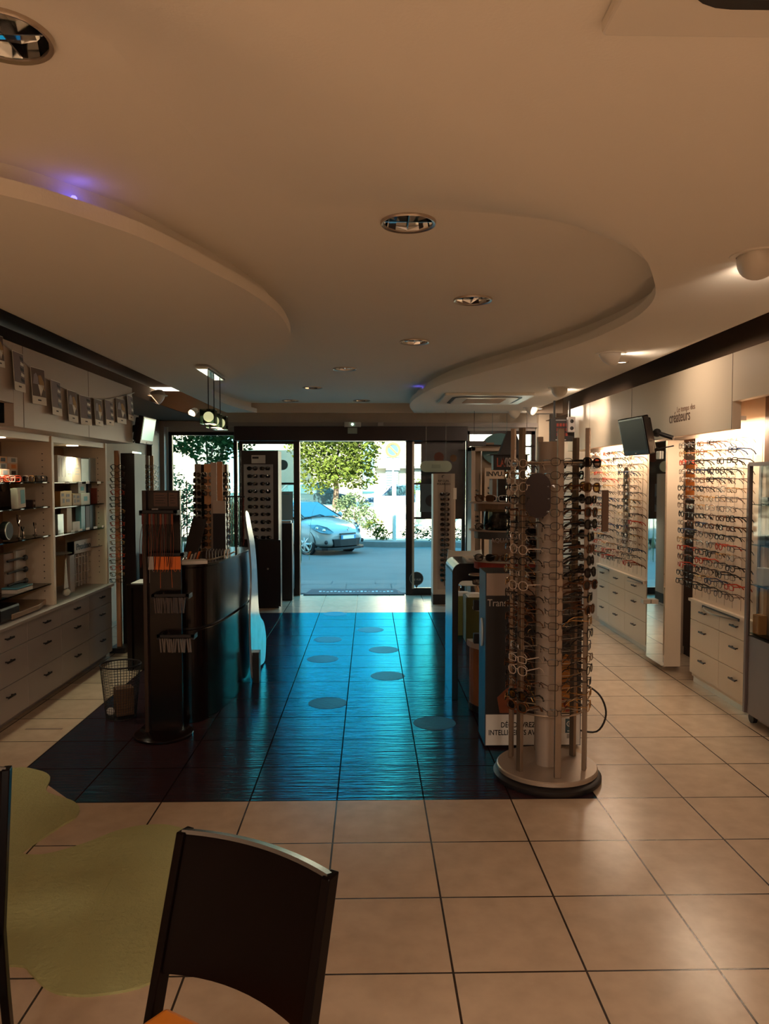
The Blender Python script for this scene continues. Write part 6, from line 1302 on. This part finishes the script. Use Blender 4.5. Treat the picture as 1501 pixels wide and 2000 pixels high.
for k, (u0, u1, v0, mm_, L) in enumerate(((118, 140, 959, mat('yellow tan box', (.48, .25, .08), .5), 'orange-tan patterned box'), (142, 158, 964, mat('ochre box', (.30, .14, .04), .5), 'ochre box'), (159, 175, 963, M_bx, 'white box with a small teal square'), (172, 187, 945, mat('dark teal box', (.07, .10, .13), .4), 'dark bluish box'), (188, 204, 953, mat('dark red box', (.24, .045, .02), .5), 'dark red box'))):
    good(u0, u1, v0, 981, SX_ - (.05 if k == 3 else 0), .09, mm_, 'product_box', (L + ' on the second glass shelf of the right bay', 'box'), 1.436, [(.2, .35, .2, .5), (.5, .8, .25, .45), (.5, .8, .6, .8), (.1, .3, .65, .85)] if k in (0, 1) else [(.3, .7, .3, .7)] if k == 2 else None, M_teal if k == 2 else M_brown)
good(153, 168, 945, 963, SX_ - .03, .07, M_bx, 'product_box', ('white box with teal print stacked at the back of the second shelf, right bay', 'box'), 1.53, [(.3, .7, .3, .7)], M_teal)
for k, (u0, u1, v0, mm_, L) in enumerate(((113, 124, 1004, M_sv, 'pale blue-grey striped box'), (131, 140, 992, M_cr, 'upright cream card'), (142, 156, 1019, M_bx, 'low white box'), (159, 166, 988, mat('light blue tube', (.20, .45, .55), .4), 'light blue standing tube'), (168, 175, 988, mat('dark red pack', (.06, .02, .018), .5), 'thin dark red pack'), (176, 186, 986, M_ink, 'thin black pack'))):
    good(u0, u1, v0, 1030, SX_, .05, mm_, 'product_pack', (L + ' on the third glass shelf of the right bay', 'pack'), 1.217)
for k, u in enumerate((139, 154, 168, 183, 199)): good(u, u + 7, 1035 - k * 2.3, 1040 - k * 2.3, -2.437, .002, M_bx, 'price_tag', ('small white price tag under the third glass shelf, %s from the left' % ORD[k + 1], 'price tag', 'price tags third shelf'))
# lower right bay: toothed white frame reading Proximo, small boat, clear stand
fr = thing('magnifier_rack', (-2.52, 6.2, .69), 'white lattice rack headed Proximo standing on the worktop in the right bay', 'rack')
a = at(135, 1150, x=-2.55); b = at(176, 1060, x=-2.55); y0, y1, z1 = a.y, b.y, 1.12
m = MB(); m.box(-2.56, -2.54, y0, y0 + .10, .69, z1); m.box(-2.56, -2.54, y0, y1, z1 - .11, z1)
for k in range(5): m.box(-2.56, -2.545, y0 + .13 + k * .07, y0 + .145 + k * .07, .72, z1 - .12)
for j in range(4): m.box(-2.562, -2.548, y0 + .1, y1, .76 + j * .07, .766 + j * .07)
m.build('lattice_frame', mat('lattice grey', (.40, .33, .28), .5), fr); text('Proximo', .075, (-2.537, y0 + .14, z1 - .055), (0, 1, 0), (0, 0, 1), M_ink, parent=fr, sx=1.25, bold=.002)
sb = thing('sailboat_ornament', (-2.47, 5.9, .69), 'small white sailing boat ornament on the worktop', 'ornament')
a = at(130, 1150, x=-2.47).y; m = MB(); m.sphere((-2.47, a, .735), .05, 12, sc3=(.5, 1.0, .6)); m.build('hull', M_bx, sb); m = MB(); m.prism([(a - .05, .77), (a + .03, .77), (a - .01, 1.02)], lambda p, q, w_: (w_, p, q), -2.472, -2.466); m.build('sail', M_bx, sb); m = MB(); m.cyl((-2.469, a - .01, .74), (-2.469, a - .01, 1.05), .003, n=6); m.build('mast', M_brown, sb)
a = at(200, 1128, x=-2.52).y; o = B(-2.54, -2.50, a - .10, a, .69, .92).build('clear_block', M_shelfglass, tag=('clear plastic stand near the far end of the worktop', 'stand'))
for k, (u, v) in enumerate(((117, 1058), (178, 1052))): a = at(u + 12, v, x=-2.5); MB().lathe([(.001, 0), (.05, .004), (.10, .018), (.102, .022), (.05, .010), (.001, .006)], (-2.56, a.y, 1.217 - .19), 24).build('grey_dish', M_greyl, tag=('shallow grey dish in the right bay below the tags, %s' % ['left one', 'right one'][k], 'dish'), smooth=True)
# left bay middle and lower shelves
good(36, 50, 954, 987, -2.47, .05, M_bx, 'white_carton', ('tilted white carton with teal lettering on the second shelf, left bay', 'carton'), 1.45, [(.35, .9, .2, .9)], M_teal, lean=R(4))
good(-20, 36, 941, 990, -2.70, .04, M_darkbrown, 'dark_backdrop_card', ('dark card with two round seals at the back of the second shelf, left bay', 'card'), 1.45)
for k, (u, v) in enumerate(((8, 950), (25, 950))): c = at(u, v, x=-2.69); m = MB(); m.prism([(c.y + .04 * math.cos(q), c.z + .04 * math.sin(q)) for q in [R(15 * j) for j in range(24)]], lambda a, b, w_: (w_, a, b), -2.699, -2.692); m.build('round_seal', [mat('dull brown seal', (.12, .07, .05), .5), mat('gold seal', (.40, .24, .06), .4)][k], tag=('round %s seal on the dark card, left bay' % ['brown', 'gold'][k], 'seal'))
good(64, 78, 976, 985, -2.55, .08, mat('dim carton', (.10, .07, .06), .6), 'low_carton', ('low dark carton, left of its twin, on the second shelf of the left bay', 'box'), 1.45, [(.1, .9, .3, .7)], M_greyl)
good(79, 92, 975, 985, -2.55, .08, mat('dim grey carton', (.15, .14, .14), .6), 'low_carton', ('low grey carton right of its dark twin on the second shelf of the left bay', 'box'), 1.45)
random.seed(8)
for k, u in enumerate((4, 14, 26, 41, 53, 68, 79, 92)):
    c = at(u, 935, x=-2.47); cc_, ln_ = [('red', 'clear'), ('clear', 'clear'), ('red', 'clear'), ('silver', 'smoke'), ('gold', 'brown'), ('black', 'dark'), ('black', 'dark'), ('black', 'dark')][k]
    place(spec_single('wayf', cc_, ln_, .003, True), 'sunglasses', face((-2.47, c.y, 1.635 + .025), (1, -.5)), ('%s pair of glasses lying in front of the cartons, %s from the left' % (cc_, ORD[k + 1]), 'glasses', 'glasses before the cartons'))
for k, (u, h) in enumerate(((36, .17), (44, .08), (68, .10))):
    a = at(u, 1035, x=-2.55); m = MB(); m.tube([(-2.55, a.y, 1.23), (-2.55, a.y + .01, 1.23 + h * .5), (-2.55, a.y - .015, 1.23 + h * .75), (-2.55, a.y - .02, 1.23 + h)], .005, 6); m.tube([(-2.55, a.y - .005, 1.23 + h * .6), (-2.55, a.y + .02, 1.23 + h * .75), (-2.55, a.y + .02, 1.23 + h * .95)], .004, 6); m.lathe([(.001, 0), (.018, 0), (.018, .004)], (-2.55, a.y, 1.23), 12)
    m.build('glass_branch', M_chrome, tag=('%s shiny branch-shaped display holder on the third shelf, left bay' % ['tall', 'tiny', 'medium'][k], 'holder'))
a = at(15, 1040, x=-2.5); o = thing('round_clock', (-2.5, a.y, 1.23), 'dark round case standing on the third shelf, left bay', 'case')
m = MB(); m.prism([(a.y + .065 * math.cos(R(15 * j)), 1.30 + .065 * math.sin(R(15 * j))) for j in range(24)], lambda p, q, w_: (w_, p, q), -2.53, -2.49); m.build('case_body', M_ink, o, bevel=.006); m = MB(); m.tube([(-2.488, a.y + .06 * math.cos(R(15 * j)), 1.30 + .06 * math.sin(R(15 * j))) for j in range(6, 19)], .004, 5); m.build('case_rim', M_alu, o)
# goggles stand, case, board, tray
gd = thing('swim_goggle_stand', (-2.55, 5.0, .86), 'pale stand with three strapped goggles on the lowest glass shelf', 'display stand')
a = at(8, 1128, x=-2.56); b = at(48, 1063, x=-2.56); B(-2.60, -2.56, a.y, b.y, .86, 1.13).build('stand_board', mat('stand beige', (.22, .13, .085), .6), gd); B(-2.565, -2.545, b.y - .17, b.y - .02, .88, 1.14).build('stand_block', mat('stand pale', (.40, .34, .28), .4), gd)
for j in range(3):
    z = 1.08 - j * .085; m = MB(); m.tube([(-2.535, a.y, z), (-2.53, (a.y + b.y) / 2, z + .005), (-2.53, b.y - .05, z)], .008, 6); m.sphere((-2.53, b.y - .06, z), .028, 10, sc3=(.5, 1.3, .8)); m.build('strapped_goggles', M_ink, tag=('black strapped swimming goggles on the pale stand, %s from the top' % ORD[j + 1], 'goggles', 'goggles on the pale stand'))
a = at(34, 1148, x=-2.45); b = at(64, 1142, x=-2.45); t = thing('blue_leaflet_block', (-2.48, a.y, .86), 'small shiny blue-topped block on the lowest glass shelf, left bay', 'box'); B(-2.56, -2.45, a.y, b.y, .86, .885).build('block_base', M_bx, t); B(-2.56, -2.45, a.y, b.y, .89, .90).build('block_top', mat('sky blue plate', (.12, .38, .5), .2), t)
good(52, 71, 1075, 1130, -2.68, .03, mat('dim brown box', (.12, .065, .04), .6), 'tall_carton', ('tall brown carton at the back of the lowest shelf, left bay', 'box'), .86, [(.3, .6, .6, .75)], M_ink)
t = thing('worktop_tray', (-2.6, 5.4, .69), 'wide wooden tray with a sloping front lying on the left worktop', 'tray'); a = at(22, 1185, x=-2.44); b = at(112, 1165, x=-2.44)
MB().prism([(-2.78, a.y), (-2.43, a.y), (-2.43, b.y - .35), (-2.50, b.y - .03), (-2.78, b.y - .03)], lambda p, q, w_: (p, q, w_), .70, .735).build('tray_board', mat('tray wood', (.34, .22, .14), .4), t, bevel=.003)
a = at(-8, 1180, x=-2.45); MB(Matrix.Translation((-2.5, a.y + .02, .69))).box(-.1, .06, 0, .30, 0, .11).build('dark_bag', M_darkbrown, bevel=.02, tag=('dark bag lying on the worktop at the left picture edge', 'bag'))
